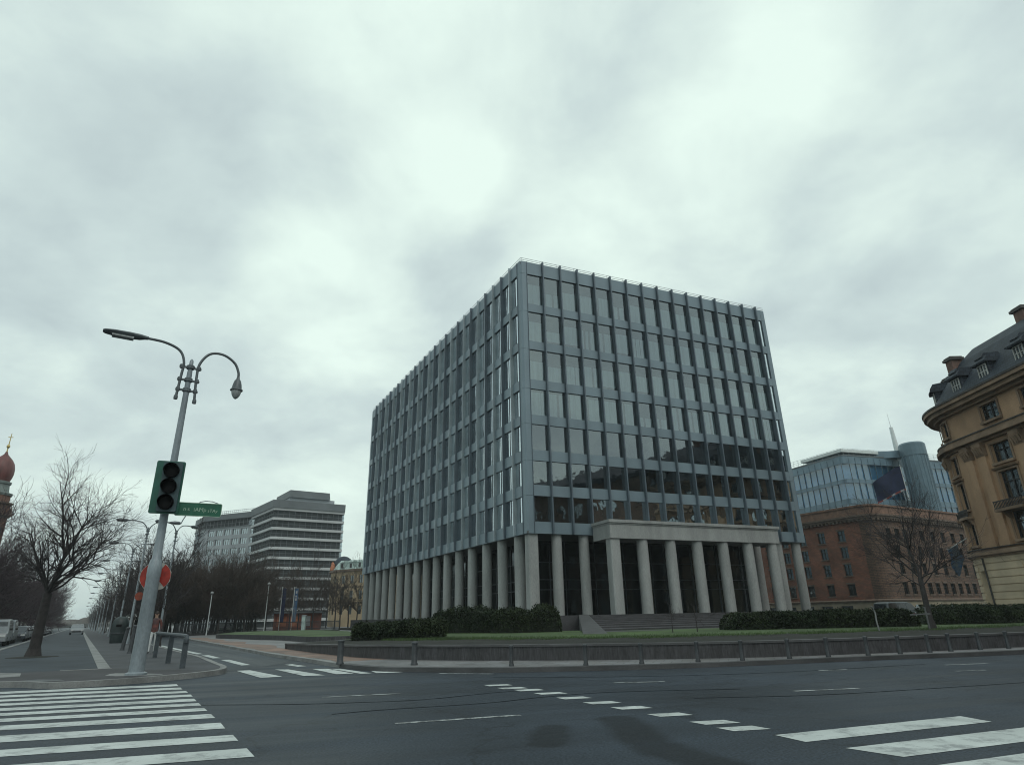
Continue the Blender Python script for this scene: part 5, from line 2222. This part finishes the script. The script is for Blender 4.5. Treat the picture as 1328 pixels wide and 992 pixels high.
# ------------------------------------------------------------------ church tower at the left edge
CT = Vector((-71.9, 85.0, 0))
ch = empty('church_tower', tuple(CT), 'red brick church tower with an onion dome and gilt cross above the trees', 'tower')
ch.scale = (.84, .84, 1)
b = MB()
b.lathe([(2.7, 0), (2.7, 9), (2.5, 9.05), (2.5, 17.2), (2.2, 17.25), (2.2, 18.4)], CT, 8, R(22.5))
b.build('wall', M['church'], ch)
for z, r0, r1 in ((8.8, 2.75, 3.0), (15.4, 2.55, 2.95), (17.0, 2.5, 2.85)):
    b = MB()
    b.lathe([(r0, z), (r1, z + .25), (r1, z + .42), (r0 - .1, z + .5)], CT, 8, R(22.5))
    b.build('cornice', M['corndark'], ch)
for k in range(8):
    a = R(45 * k + 22.5)
    m = MB()
    d = Vector((math.cos(a), math.sin(a), 0))
    p = CT + d * 2.72
    m.lathe([(.10, 15.7), (.24, 15.9), (.20, 16.3), (.05, 16.9)], (p.x, p.y, 0), 6)
    m.bar(p + Vector((0, 0, 15.8)), p + d * .55 + Vector((0, 0, 15.95)), .2, .22)
    m.build('pinnacle', M['corndark'], ch)
    a = R(45 * k)
    d = Vector((math.cos(a), math.sin(a), 0))
    e_ = Vector((-d.y, d.x, 0))
    p = CT + d * 2.33
    m = MB()
    pts = [(-.38, 11.2), (.38, 11.2), (.38, 13.6), (.27, 13.95), (0, 14.15), (-.27, 13.95), (-.38, 13.6)]
    m.add([p + e_ * x + Vector((0, 0, z)) for x, z in pts] + [p - d * .25 + e_ * x + Vector((0, 0, z)) for x, z in pts], [list(range(7)), list(range(13, 6, -1))] + [(i, (i + 1) % 7, 7 + (i + 1) % 7, 7 + i) for i in range(7)])
    m.build('window', M['core'], ch)
b = MB()
b.lathe([(2.25, 18.4), (2.35, 18.7), (1.75, 18.9), (1.6, 19.9), (1.75, 20.0), (1.8, 20.3), (1.45, 20.4)], CT, 16)
b.build('drum', M['domegrey'], ch, True)
b = MB()
b.lathe([(1.40, 20.4), (1.62, 20.9), (1.75, 21.5), (1.72, 22.2), (1.52, 22.9), (1.10, 23.5), (.60, 23.95), (.28, 24.25), (.16, 24.6)], CT, 20)
b.build('dome', M['dome'], ch, True)
b = MB()
b.tube([CT + Vector((0, 0, 24.5)), CT + Vector((0, 0, 27.3))], [.10, .05], 8)
b.lathe([(.05, 25.1), (.22, 25.25), (.26, 25.4), (.22, 25.55), (.05, 25.7)], CT, 12)
b.bar(CT + ts * -.35 + Vector((0, 0, 26.75)), CT + ts * .35 + Vector((0, 0, 26.75)), .09, .09)
b.build('cross', M['gold'], ch)

# ------------------------------------------------------------------ ochre corner building (right edge)
XF = 38.4
oc = empty('corner_building', (XF, 50, 0), 'ochre stone corner building with rounded front, cornices and steep slate roof', 'building')
oc.scale = (1, 1, .945)
# plan: far side -> rounded corner -> street front running towards the viewer
OP = Path([(62, 57.6), (44.2, 57.6)] + arc(44.0, 52.0, 5.6, 90, 180, 16) + [(XF, 41.6)], 1)
sA = OP.s[2]               # start of the rounding
sB = OP.s[18]              # end of the rounding (y = 52)


def sy(y):
    return sB + (52.0 - y)


cols = [sA - 5.2, sA + 1.3, sA + 4.7, sA + 7.35] + [sy(y) for y in (47.6, 43.4)]
upper, ground_ = [], []
halfw = .62
for s_ in cols:
    hw = .58 if sA < s_ < sB else .98
    upper += [(s_ - hw, s_ + hw, 6.55, 8.75), (s_ - hw, s_ + hw, 9.65, 12.0), (s_ - hw, s_ + hw, 12.75, 14.35), (s_ - hw * .95, s_ + hw * .95, 16.35, 17.75)]
    if s_ > sB:
        ground_.append((s_ - 1.0, s_ + 1.0, .3, 4.4))
    else:
        ground_.append((s_ - .45, s_ + .45, 1.3, 4.4))
b = MB()
OP.wall(b, 5.9, 14.9, [o for o in upper if o[3] < 15], .38, off=0)
OP.wall(b, 15.5, 18.2, [o for o in upper if o[3] > 15], .34, off=-.05)
b.build('wall', M['stucco'], oc)
b = MB()
OP.wall(b, 0, 5.6, ground_, .6, off=.12)
b.build('ground_storey', M['ashlar'], oc)
b = MB()      # courses of the rusticated base: each block proud of the joint
z = .35
while z < 5.3:
    ss_ = OP.cuts(sA - 8, OP.L, [o[0] - .1 for o in ground_] + [o[1] + .1 for o in ground_])
    for i in range(len(ss_) - 1):
        sm = (ss_[i] + ss_[i + 1]) / 2
        if any(o[0] - .09 < sm < o[1] + .09 and z < o[3] + .5 for o in ground_):
            continue
        OP.block(b, ss_[i] + .003, ss_[i + 1] - .003, z, z + .50, .10, .20)
    z += .58
b.build('rustication', M['ashlar'], oc)
for grp in (((5.45, 5.62, .32), (5.62, 5.95, .52), (5.95, 6.12, .25)), ((14.75, 14.95, .30), (14.95, 15.25, .75), (15.25, 15.55, .55)), ((18.05, 18.3, .35), (18.3, 18.65, .8), (18.65, 18.95, 1.05))):
    b = MB()
    for (z0, z1, o) in grp:
        OP.block(b, 0, OP.L, z0, z1, -.5, o)
    b.build('cornice', M['trim'], oc)
for (z0, z1, o0, o) in ((15.56, 15.66, -.3, .62), (18.96, 19.12, -.4, 1.12), (6.125, 6.18, -.3, .45)):
    b = MB()
    OP.block(b, 0, OP.L, z0, z1, o0, o)
    b.build('gutter', M['copperdark'], oc)
# pilasters with capitals
for s_ in [sA - 2.0, sA + 3.0, sA + 6.0, sB + .9] + [sy(y) for y in (49.6, 45.5)]:
    m = MB()
    OP.block(m, s_ - .42, s_ + .42, 7.0, 13.6, -.1, .22)
    OP.block(m, s_ - .56, s_ + .56, 6.19, 6.7, -.1, .36)
    OP.block(m, s_ - .50, s_ + .50, 6.7, 7.0, -.1, .29)
    pl = m.build('pilaster', M['stucco'], oc)
    m = MB()
    OP.sweep(m, [(-.1, 13.6), (.25, 13.6), (.33, 13.9), (.30, 14.0), (.46, 14.45), (.48, 14.74), (-.1, 14.74)], s_ - .50, s_ + .50)
    for dx in (-.36, -.12, .12, .36):
        p0_, p1_ = OP.at(s_ + dx, .34, 13.75), OP.at(s_ + dx, .50, 14.35)
        m.tube([p0_, p1_], [.07, .11], 6)
    m.build('capital', M['trim'], pl)
for (a, c, z0, z1) in upper + ground_:
    m = MB()
    OP.pane(m, a, c, z0, z1, -.28 if z0 > 5 else -.42)
    wo = m.build('window', G['old'], oc)
    m = MB()
    o0, o1 = (-.27, -.20) if z0 > 5 else (-.41, -.33)
    for x in (a, (a + c) / 2 - .04, c - .09):
        OP.block(m, x + (.001 if x == a else 0), x + .085, z0, z1, o0, o1)
    for z in (z0, z0 + (z1 - z0) * .62, z1 - .09):
        OP.block(m, a + .09, (a + c) / 2 - .04, z, z + .08, o0, o1 - .005)
        OP.block(m, (a + c) / 2 + .045, c - .095, z, z + .08, o0, o1 - .005)
    m.build('frame', M['wframe'], wo)
    if z0 > 5:
        m = MB()
        OP.block(m, a - .16, c + .16, z0 - .2, z0 - .002, .0, .22)
        m.build('sill', M['trim'], wo)
        m = MB()
        OP.block(m, a - .18, a - .003, z0, z1 + .15, .0, .07)
        OP.block(m, c + .003, c + .18, z0, z1 + .15, .0, .07)
        OP.block(m, a - .002, c + .002, z1 + .003, z1 + .15, .0, .068)
        if 9 < z0 < 10:
            OP.sweep(m, [(0, z1 + .16), (.22, z1 + .22), (.3, z1 + .34), (0, z1 + .42)], a - .3, c + .3)
        m.build('surround', M['trim'], wo)
# balconies under the second row
for s_ in [c for c in cols if c > sA]:
    wd = 1.45 if s_ > sB else .85
    m = MB()
    OP.block(m, s_ - wd, s_ + wd, 8.78, 9.0, -.05, .85 if s_ > sB else .55)
    for dx in (-wd * .7, wd * .7):
        OP.sweep(m, [(-.05, 8.2), (.12, 8.3), (.6 if s_ > sB else .4, 8.78), (-.05, 8.78)], s_ + dx - .1, s_ + dx + .1)
    bal = m.build('balcony', M['trim'], oc)
    m = MB()
    ro_ = .78 if s_ > sB else .48
    OP.block(m, s_ - wd, s_ + wd, 9.55, 9.63, ro_ - .06, ro_ + .02)
    OP.block(m, s_ - wd, s_ + wd, 9.01, 9.07, ro_ - .04, ro_ + .01)
    x = s_ - wd + .04
    while x < s_ + wd:
        OP.block(m, x, x + .045, 9.0, 9.6, ro_ - .035, ro_ + .01)
        x += .15
    m.build('railing', M['wframe'], bal)
# steep roof
b = MB()
OP.sweep(b, [(.95, 19.1), (.2, 19.55), (-.9, 21.2), (-2.6, 23.6), (-3.9, 24.9), (-4.8, 25.3), (-4.9, 19.1)])
b.build('roof', M['slate'], oc)
b = MB()
b.prism([tuple(OP.at(s_, -4.6).xy) for s_ in OP.s[2:]] + [(62, 41.7), (62, 53)], 19, 25.25)
b.build('roof_top', M['slate'], oc)
b = MB()
b.prism([tuple(OP.at(s_, -.9).xy) for s_ in OP.s] + [(62, 41.7)], 0, 19.0)
b.build('inner_wall', M['core'], oc)
for s_ in [sA - 4.5, sA + 2.2, sA + 5.9, sy(50.6), sy(47.3), sy(43.4)]:
    m = MB()
    OP.block(m, s_ - .62, s_ + .62, 19.7, 21.25, -2.2, -.25)
    dr = m.build('dormer', M['slate'], oc)
    m = MB()
    OP.sweep(m, [(-2.6, 21.25), (.1, 21.2), (.12, 21.32), (-.2, 21.75), (-2.6, 22.0)], s_ - .85, s_ + .85)
    OP.sweep(m, [(-2.6, 21.9), (-.05, 21.72), (-.3, 22.1), (-2.6, 22.3)], s_ - .45, s_ + .45)
    m.build('roof', M['slate'], dr)
    m = MB()
    OP.pane(m, s_ - .46, s_ + .46, 19.85, 21.1, -.235)
    w2 = m.build('window', G['old'], dr)
    m = MB()
    for x in (s_ - .50, s_ - .19, s_ + .11, s_ + .42):
        OP.block(m, x, x + .08, 19.82, 21.15, -.23, -.16)
    for z in (19.82, 20.5, 21.08):
        OP.block(m, s_ - .415, s_ + .415, z, z + .07, -.228, -.168)
    m.build('frame', M['wframepale'], w2)
for (s_, o, z0, z1, w_) in ((sA + 2.4, -1.2, 20.3, 23.0, .8), (sA + 7.0, -2.3, 21.8, 24.0, 1.0), (sy(46.6), -4.6, 24.0, 25.9, 1.2)):
    m = MB()
    p = OP.at(s_, o)
    m.box((p.x, p.y, (z0 + z1) / 2), (w_, w_ * .8, z1 - z0))
    chm = m.build('chimney', M['chimney'], oc)
    m = MB()
    m.box((p.x, p.y, z1 + .12), (w_ * 1.3, w_ * 1.1, .24))
    m.box((p.x, p.y, z1 + .30), (w_ * 1.1, w_ * .9, .14))
    m.build('cap', M['copperdark'], chm)
# downpipe and door niche at the foot of the rounding
m = MB()
p = OP.at(sA + 8.2, .28)
m.tube([(p.x, p.y, .2), (p.x, p.y, 5.4)], .07, 8)
m.build('downpipe', M['copperdark'], oc)

# next house along the same street, outside the frame but mirrored in the office panes
nb = empty('apartment_house', (XF, 15, 0), 'brown apartment house mirrored in the lower office windows', 'building')
NP = Path([(XF + .3, 41.2), (XF + .3, -26)], 1)
ops = []
for k in range(5):
    for i in range(21):
        a = 1.2 + i * 3.02
        ops.append((a, a + 1.2, 1.6 + 3.5 * k, 3.6 + 3.5 * k))
b = MB()
NP.wall(b, 0, 20.2, ops, .3)
b.prism([(XF + 1.0, 41.2), (XF + 14, 41.2), (XF + 14, -26), (XF + 1.0, -26)], 0, 20.1)
b.build('wall', M['brickdark'], nb)
b = MB()
for (a, c, z0, z1) in ops:
    NP.pane(b, a, c, z0, z1, -.25)
o = b.build('window', G['old'], nb)
tag(o, kind='stuff')
b = MB()
NP.block(b, 0, NP.L, 20.0, 20.6, -.5, .6)
NP.sweep(b, [(.1, 20.6), (-3.0, 23.0), (-9, 23.0), (-12, 20.6)])
b.build('roof', M['slate'], nb)

# ------------------------------------------------------------------ brown brick building
bb = empty('brick_building', (51.5, 91.4, 0), 'dark red brick building with a deep cornice and pale stone base', 'building')
kd1 = Vector((-.522, .853))      # left face, going away
kd2 = Vector((.866, .50))        # right face, going away
K = Vector((51.4, 90.6))
left_end = K + kd1 * 34
right_end = K + kd2 * 40
rnd = []
for i in range(7):
    t_ = i / 6
    a, c = K + kd1 * 2.0, K + kd2 * 2.0
    q_ = a * (1 - t_) ** 2 + K * 2 * t_ * (1 - t_) + c * t_ ** 2
    rnd.append((q_.x, q_.y))
BP = Path([tuple(left_end)] + rnd + [tuple(right_end)], 1)
sK0, sK1 = BP.s[1], BP.s[7]
ops = []
rows_b = [(10.95, 12.5), (8.55, 10.1), (6.1, 7.7), (3.35, 4.9)]
for k, (z0, z1) in enumerate(rows_b):
    for i in range(9):
        a = sK0 - 3.6 - i * 3.25
        if a > .5:
            ops.append((a, a + 1.15, z0, z1))
    if k == 3:
        for i in range(16):
            a = sK1 + 2.2 + i * 2.1
            ops.append((a, a + 1.15, z0, z1))
    else:
        for i in range(13):
            a = sK1 + (1.0 if k == 0 else 2.4) + i * (2.1 if k == 0 and i < 3 else 2.9)
            if a + 1.3 < BP.L:
                ops.append((a, a + 1.15, z0, z1))
ops_l = [o for o in ops if o[1] < sK0]
ops_r = [o for o in ops if o[0] > sK1]
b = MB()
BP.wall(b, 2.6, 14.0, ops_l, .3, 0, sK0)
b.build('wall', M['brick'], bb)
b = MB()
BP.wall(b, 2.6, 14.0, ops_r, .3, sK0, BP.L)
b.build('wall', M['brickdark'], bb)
base_ops = []
s_ = 2.0
while s_ < BP.L - 3:
    if not (sK0 - 2.6 < s_ < sK1 + .5):
        base_ops.append((s_, s_ + 1.9, .5, 1.95))
    s_ += 3.1
b = MB()
BP.wall(b, 0, 2.45, base_ops, .4, off=.15)
b.build('stone_base', M['basestone'], bb)
b = MB()
BP.sweep(b, [(-.3, 2.42), (.3, 2.42), (.36, 2.6), (.1, 2.75), (-.3, 2.75)])
b.build('base_ledge', M['corndark'], bb)
for (a, c, z0, z1) in ops:
    m = MB()
    BP.pane(m, a, c, z0, z1, -.25)
    wo = m.build('window', G['old'], bb)
    m = MB()
    BP.block(m, a, a + .07, z0, z1, -.24, -.18)
    BP.block(m, c - .07, c, z0, z1, -.24, -.18)
    BP.block(m, (a + c) / 2 - .035, (a + c) / 2 + .035, z0, z1, -.24, -.17)
    BP.block(m, a + .071, c - .071, z0 + .95, z0 + 1.02, -.238, -.185)
    m.build('frame', M['wframe'], wo)
    m = MB()
    BP.block(m, a - .12, c + .12, z0 - .16, z0 - .002, 0, .12)
    m.build('sill', M['corndark'], wo)
    m = MB()
    BP.block(m, a - .10, c + .10, z1 + .002, z1 + .2, 0, .07)
    m.build('lintel', M['corndark'], wo)
for (a, c, z0, z1) in base_ops:
    m = MB()
    BP.pane(m, a, c, z0, z1, -.2)
    m.build('window', G['old'], bb)
b = MB()
for (z0, z1, o) in ((13.6, 13.85, .18), (13.85, 14.15, .5), (14.15, 14.4, .7)):
    BP.block(b, 0, BP.L, z0, z1, -.4, o)
s_ = .3
while s_ < BP.L:
    BP.block(b, s_, s_ + .28, 13.55, 13.84, 0, .46)
    s_ += .62
b.build('cornice', M['corndark'], bb)
b = MB()
BP.block(b, 0, BP.L, 14.4, 15.55, -.6, .30)
BP.block(b, 0, BP.L, 15.55, 15.8, -.7, .48)
b.build('parapet', M['cornice'], bb)
b = MB()
inner = [tuple(BP.at(s, -4.6).xy) for s in (0.001, sK0, sK1, BP.L)]
b.prism([tuple(BP.at(s, -.7).xy) for s in BP.s] + list(reversed(inner)), 0, 15.0)
b.build('roof', M['roofgrey'], bb)

# ------------------------------------------------------------------ blue glass office behind it
gb = empty('glass_office', (59.4, 110, 0), 'blue glass office with terraced roof rising behind the brick building', 'building')
gK = Vector((59.6, 110.0))
g1 = (Vector((56.0, 122)) - gK).normalized()
g2 = (Vector((72.6, 114.0)) - gK).normalized()
g1 = Vector((-.36, .933))
gpts = [tuple(gK + g1 * 24), tuple(gK + g1 * .9), tuple(gK + g1 * .25 + g2 * .25), tuple(gK + g2 * .9), tuple(gK + g2 * 34)]
GP = Path(gpts, 1)
ZR = 27.6
b = MB()
b.prism([tuple(GP.at(s, -.9).xy) for s in GP.s] + [tuple(gK + g1 * 24 + g2 * 34)], 0, ZR - .4)
b.build('interior_core', M['bluecore'], gb)
gl_rows = [(14.0, 17.4), (17.9, 20.9), (21.6, 24.2), (24.8, 27.2)]
gl_rows = [(13.0, 16.2), (16.9, 18.9), (19.9, 22.7), (23.4, 26.2)]
for (z0, z1) in gl_rows:
    s_ = .2
    while s_ < GP.L - .3:
        m = MB()
        e_ = min(s_ + 1.42, GP.L - .1)
        tl = RNG.uniform(-.02, .02)
        c4 = [GP.at(s_ + .04, tl, z0), GP.at(e_ - .04, -tl, z0), GP.at(e_ - .04, -tl + .01, z1), GP.at(s_ + .04, tl, z1)]
        m.quad(*c4)
        m.build('window', G['blue'], gb)
        s_ += 1.45
b = MB()
zz = [0, 13.0, 16.2, 16.9, 18.9, 19.9, 22.7, 23.4, 26.2, ZR]
for i in range(0, len(zz), 2):
    GP.block(b, 0, GP.L, zz[i], zz[i + 1], -.3, .08)
b.build('spandrel', M['bluepanel'], gb)
b = MB()
s_ = .2
while s_ < GP.L:
    GP.block(b, s_ - .04, s_ + .04, 13, ZR - .3, .0, .14)
    s_ += 1.45
b.build('mullion', M['towermetal'], gb)
b = MB()
GP.block(b, 0, GP.L, ZR, ZR + .25, -3.5, .15)
b.build('roof', M['roofgrey'], gb)
b = MB()
TPth = Path([tuple(gK + g1 * 9.5 + g2 * .6), tuple(gK + g1 * .6 + g2 * .6), tuple(gK + g2 * 8.5 + g1 * .6)], 1)
TPth.block(b, 0, TPth.L, ZR + .7, ZR + 1.25, -2.5, .7)
b.build('terrace_canopy', M['white'], gb)
b = MB()
s_ = .3
while s_ < GP.L - .2:
    p = GP.at(s_, -.3)
    b.tube([(p.x, p.y, ZR + .2), (p.x, p.y, ZR + 1.5)], .035, 5)
    s_ += 1.2
for z in (.75, 1.1, 1.5):
    for a, c in ((.3, GP.s[1]), (GP.s[1], GP.s[3]), (GP.s[3], GP.L - .2)):
        p, q_ = GP.at(a, -.3), GP.at(c, -.3)
        b.tube([(p.x, p.y, ZR + z), (q_.x, q_.y, ZR + z)], .035, 5)
s_ = 2.5
while s_ < 12:
    p = GP.at(s_, -.9)
    b.tube([(p.x, p.y, ZR + .2), (p.x, p.y, ZR + 2.2 + RNG.uniform(-.3, .5))], .05, 5)
    s_ += 2.1
b.build('terrace_rail', M['rail'], gb)
TW = Vector((73.0, 110.6))
b = MB()
b.lathe([(2.05, 0), (2.05, 27.3)], (TW.x, TW.y, 0), 20)
b.build('stair_tower', M['towermetal'], gb)
b = MB()
for k in range(20):
    a = 2 * math.pi * k / 20
    p = (TW.x + 2.08 * math.cos(a), TW.y + 2.08 * math.sin(a))
    b.tube([(*p, 10), (*p, 27.3)], .06, 4)
b.build('tower_rib', M['bluepanel'], gb)
b = MB()
b.lathe([(2.15, 27.3), (2.15, 29.4), (1.9, 29.7)], (TW.x, TW.y, 0), 20)
b.build('tower_lantern', M['towermetal'], gb)
b = MB()
b.prism([(66.5, 113), (71.8, 112.2), (72.4, 114.6), (67, 115.5)], ZR, 28.9)
b.build('plant_room', M['bluepanel'], gb)
mp_ = at(1163, 580, 134)
mast = empty('roof_mast', (mp_.x, mp_.y, ZR + .25), 'white tapering antenna mast on the roof of the blue glass office', 'mast')
b = MB()
b.tube([(mp_.x, mp_.y, ZR - .1), (mp_.x - .1, mp_.y, ZR + 2), (mp_.x - .2, mp_.y, 33.6)], [.50, .46, .30], 10)
b.build('sleeve', M['white'], mast, True)
b = MB()
b.tube([(mp_.x - .2, mp_.y, 33.6), (mp_.x - .3, mp_.y, 36.5)], [.05, .02], 6)
b.build('whip', M['rail'], mast)

# ------------------------------------------------------------------ flags on the right


def flag(label, pole0, pole1, droop, cloth, wd, ln, seed, stripe=None):
    t = empty('flag', tuple(pole0), label, 'flag')
    m = MB()
    m.tube([pole0, pole1], [.06, .04], 8)
    m.lathe([(.02, -.05), (.09, .03), (.02, .12)], pole1, 8)
    m.build('flagpole', M['rail'], t, True)
    rr = random.Random(seed)
    ph = rr.uniform(0, 6)
    hang = (pole0 - pole1).normalized()
    nu, nv = 14, 16
    vs, fs = [], []
    thin_ = []
    for side_ in (0, 1):
        for i in range(nu + 1):
            for j in range(nv + 1):
                u_, v_ = i / nu, j / nv
                base = pole1 + hang * (wd * u_)
                q_ = base + droop * (ln * v_)
                wv = Vector((-droop.y, droop.x, 0)).normalized() * (math.sin(v_ * 8 + u_ * 3 + ph) * .22 * v_ + .012 * side_)
                q_ = q_ + wv + Vector((0, 0, -.9 * v_ * v_ * (1 - .5 * u_) + math.sin(v_ * 6 + ph) * .10 * v_))
                vs.append(q_)
    n_ = (nu + 1) * (nv + 1)
    m = MB()
    m2 = MB()
    for side_ in (0, 1):
        for i in range(nu):
            for j in range(nv):
                a = side_ * n_ + i * (nv + 1) + j
                q_ = (a, a + 1, a + nv + 2, a + nv + 1)
                fs.append(q_ if side_ else tuple(reversed(q_)))
                thin_.append(i >= nu * .86 and stripe)
    m.add(vs, fs)
    m.m = [(1 if (s2_ and (k % 5 < 3)) else 2 if s2_ else 0) for k, s2_ in enumerate(thin_)]
    m.build('cloth', [cloth, M['flagred'], M['flagwhite']], t, True)
    return t


a0 = at(1180, 652, 101)
a1 = at(1167, 604, 101)
flag('dark navy flag with a red and white edge flying before the blue glass office', Vector((a0.x, a0.y, 15.4)), Vector((a1.x, a1.y, a1.z)), Vector((-.85, .53, -.30)).normalized(), M['navy'], 3.4, 3.9, 3, True)
a1 = at(1229, 713, 73)
a0 = OP.at(sA + .9, .15, 8.3)
flag('pale blue flag hanging from a slanted pole on the rounded ochre corner', a0, Vector((a1.x, a1.y, a1.z)), Vector((.18, .10, -.98)).normalized(), M['bannerblue'], 1.0, 1.6, 9)

# ------------------------------------------------------------------ plaza far side: kiosk, banners, lamps, fence, cars
kp = at(385, 815, 104)
ks = empty('kiosk', (kp.x, kp.y, 0), 'low dark red pavilion with glazed front under the thin bare trees', 'kiosk')
kx = Vector((math.cos(R(20)), math.sin(R(20)), 0))
KP = Path([tuple((Vector((kp.x, kp.y, 0)) - kx * 3.4).xy), tuple((Vector((kp.x, kp.y, 0)) + kx * 3.4).xy)], 1)
b = MB()
KP.block(b, 0, 6.8, 0, 2.5, -3, 0)
b.build('wall', M['kiosk'], ks)
b = MB()
KP.block(b, -.0, 6.8, 2.5, 2.75, -3.2, .5)
b.build('roof', M['roofgrey'], ks)
for a in (.5, 2.2, 3.9):
    b = MB()
    KP.block(b, a, a + 1.3, .7, 2.1, .0, .03)
    b.build('window', M['terracotta'] if a != 3.9 else M['flagwhite'], ks)
for (px, lb, m_) in ((361, 'dark tall narrow banner on a pole, without any marks on it', M['navy']), (377, 'blue tall narrow banner with white marks on a pole above the kiosk', M['bannerblue'])):
    p = at(px, 815, 92)
    t = empty('banner', (p.x, p.y, .1), lb, 'banner')
    b = MB()
    b.tube([(p.x, p.y, 0), (p.x, p.y, 5.7)], .05, 6)
    b.build('pole', M['rail'], t)
    b = MB()
    b.box((p.x + .28, p.y + .08, 3.4), (.44, .03, 4.2), kx)
    o = b.build('cloth', m_, t)
    if m_ is M['bannerblue']:
        b = MB()
        for z, h in ((5.0, .32), (4.5, .22), (4.1, .30)):
            b.box((p.x + .28, p.y + .06, z), (.2, .02, h), kx)
        b.build('emblem', M['flagwhite'], o)
p = at(393, 818, 72)
t = empty('signal_column', (p.x, p.y, .3), 'pale green upright advertising column at the edge of the grass island', 'column')
b = MB()
b.box((p.x, p.y, 1.0), (.34, .34, 1.7))
b.build('shaft', M['palegreen'], t)
b = MB()
b.box((p.x, p.y, 1.9), (.42, .42, .12))
b.box((p.x, p.y, .2), (.46, .46, .24))
b.build('cap', M['greyband'], t)
for (px, d_, h_, lb) in ((268, 82, 4.3, 'thin pale lamp mast standing before the dark wood'), (342, 84, 5.4, 'thin pale mast by the kiosk in front of the banded office')):
    p = at(px, 818, d_)
    t = empty('lamp_mast', (p.x, p.y, .1), lb, 'lamp')
    b = MB()
    b.lathe([(.09, 0), (.06, .4), (.045, h_)], (p.x, p.y, .1), 8)
    b.build('post', M['rail'], t, True)
    b = MB()
    b.lathe([(.05, h_), (.16, h_ + .08), (.18, h_ + .25), (.05, h_ + .34)], (p.x, p.y, .1), 10)
    b.build('lamp_head', M['lampglass'], t, True)
# dark park fence along the wood
fa, fb = at(226, 815, 80), at(440, 812, 84)
fe = empty('fence', (fa.x, fa.y, .1), 'long low dark fence along the edge of the bare wood', 'fence')
FP_ = Path([(fa.x, fa.y), (at(330, 813, 92).x, at(330, 813, 92).y), (fb.x, fb.y)], 1)
b = MB()
FP_.block(b, 0, FP_.L, 0, .35, -.12, .12)
b.build('base', M['planter'], fe)
b = MB()
for z in (.5, 1.25):
    FP_.block(b, 0, FP_.L, z, z + .06, -.03, .03)
b.build('rail', M['post'], fe)
b = MB()
s_ = .1
while s_ < FP_.L:
    FP_.block(b, s_, s_ + .05, .35, 1.4, -.02, .02)
    s_ += .16
b.build('bars', M['post'], fe)
for (px, d_, k, rz, lb) in ((288, 100, 4, .5, 'white car half hidden behind the fence at the wood'), (303, 104, 3, .9, 'silver grey car behind the fence at the wood, by the thin masts')):
    p = at(px, 815, d_)
    c = dup(protos[k], (p.x, p.y, 0), rz, label=lb)
    if 'group' in c:
        del c['group']
# right: things between hedge and brick building
for (px, d_, k, rz, lb) in ((1168, 78, 1, 1.9, 'grey van beyond the long level hedge, before the brick building'), (1196, 80, 4, 2.0, 'white car beyond the hedge, half hidden by the lawn tree')):
    p = at(px, 800, d_)
    c = dup(protos[k], (p.x, p.y, .1), rz, label=lb)
    if 'group' in c:
        del c['group']
pz = [at(1131, 787, 29), at(1135, 795, 29), at(1137, 806, 28.6), at(1140, 813, 28.2)]
t = empty('stake', (pz[-1].x, pz[-1].y, .5), 'thin pale bent stake standing in the long level hedge', 'stake')
b = MB()
b.tube(arm_curve([pz[0] - CX * .05, pz[0], pz[1], pz[2], Vector((pz[3].x, pz[3].y, .5))], 4), .028, 6)
b.build('rod', M['stakewood'], t)
b = MB()
b.lathe([(.06, 0), (.05, .06), (.03, .08)], (pz[3].x, pz[3].y, .5), 8)
b.build('collar', M['post'], t)
p = at(1204, 808, 29.6)
t = empty('sign_post', (p.x, p.y, .5), 'pale cross shaped sign post beside the trunk of the lawn tree', 'sign')
b = MB()
b.bar((p.x, p.y, .5), (p.x, p.y, 1.42), .045, .045)
b.build('post', M['stakewood'], t)
b = MB()
b.bar(Vector((p.x, p.y, 1.14)) - CX * .62, Vector((p.x, p.y, 1.18)) + CX * .16, .03, .05)
b.build('arm', M['stakewood'], t)
b = MB()
b.bar(Vector((p.x, p.y, .54)) - CX * .3, Vector((p.x, p.y, .54)) + CX * .12, .12, .05)
b.build('foot', M['greyband'], t)

# ------------------------------------------------------------------ damp winter air
b = MB()
b.prism([(-1600, -1600), (1600, -1600), (1600, 1600), (-1600, 1600)], -1.0, 46.0)
hm = bpy.data.materials.new('haze_air')
hm.use_nodes = True
nt = hm.node_tree
nt.nodes.remove(nt.nodes['Principled BSDF'])
pv = node(nt, 'ShaderNodeVolumePrincipled')
pv.inputs['Color'].default_value = (0.86, 0.93, 0.94, 1)
pv.inputs['Density'].default_value = 0.00035
nt.links.new(pv.outputs[0], nt.nodes['Material Output'].inputs['Volume'])
hz = b.build('haze', hm)
tag(hz, kind='stuff')
SC.cycles.volume_bounces = 1
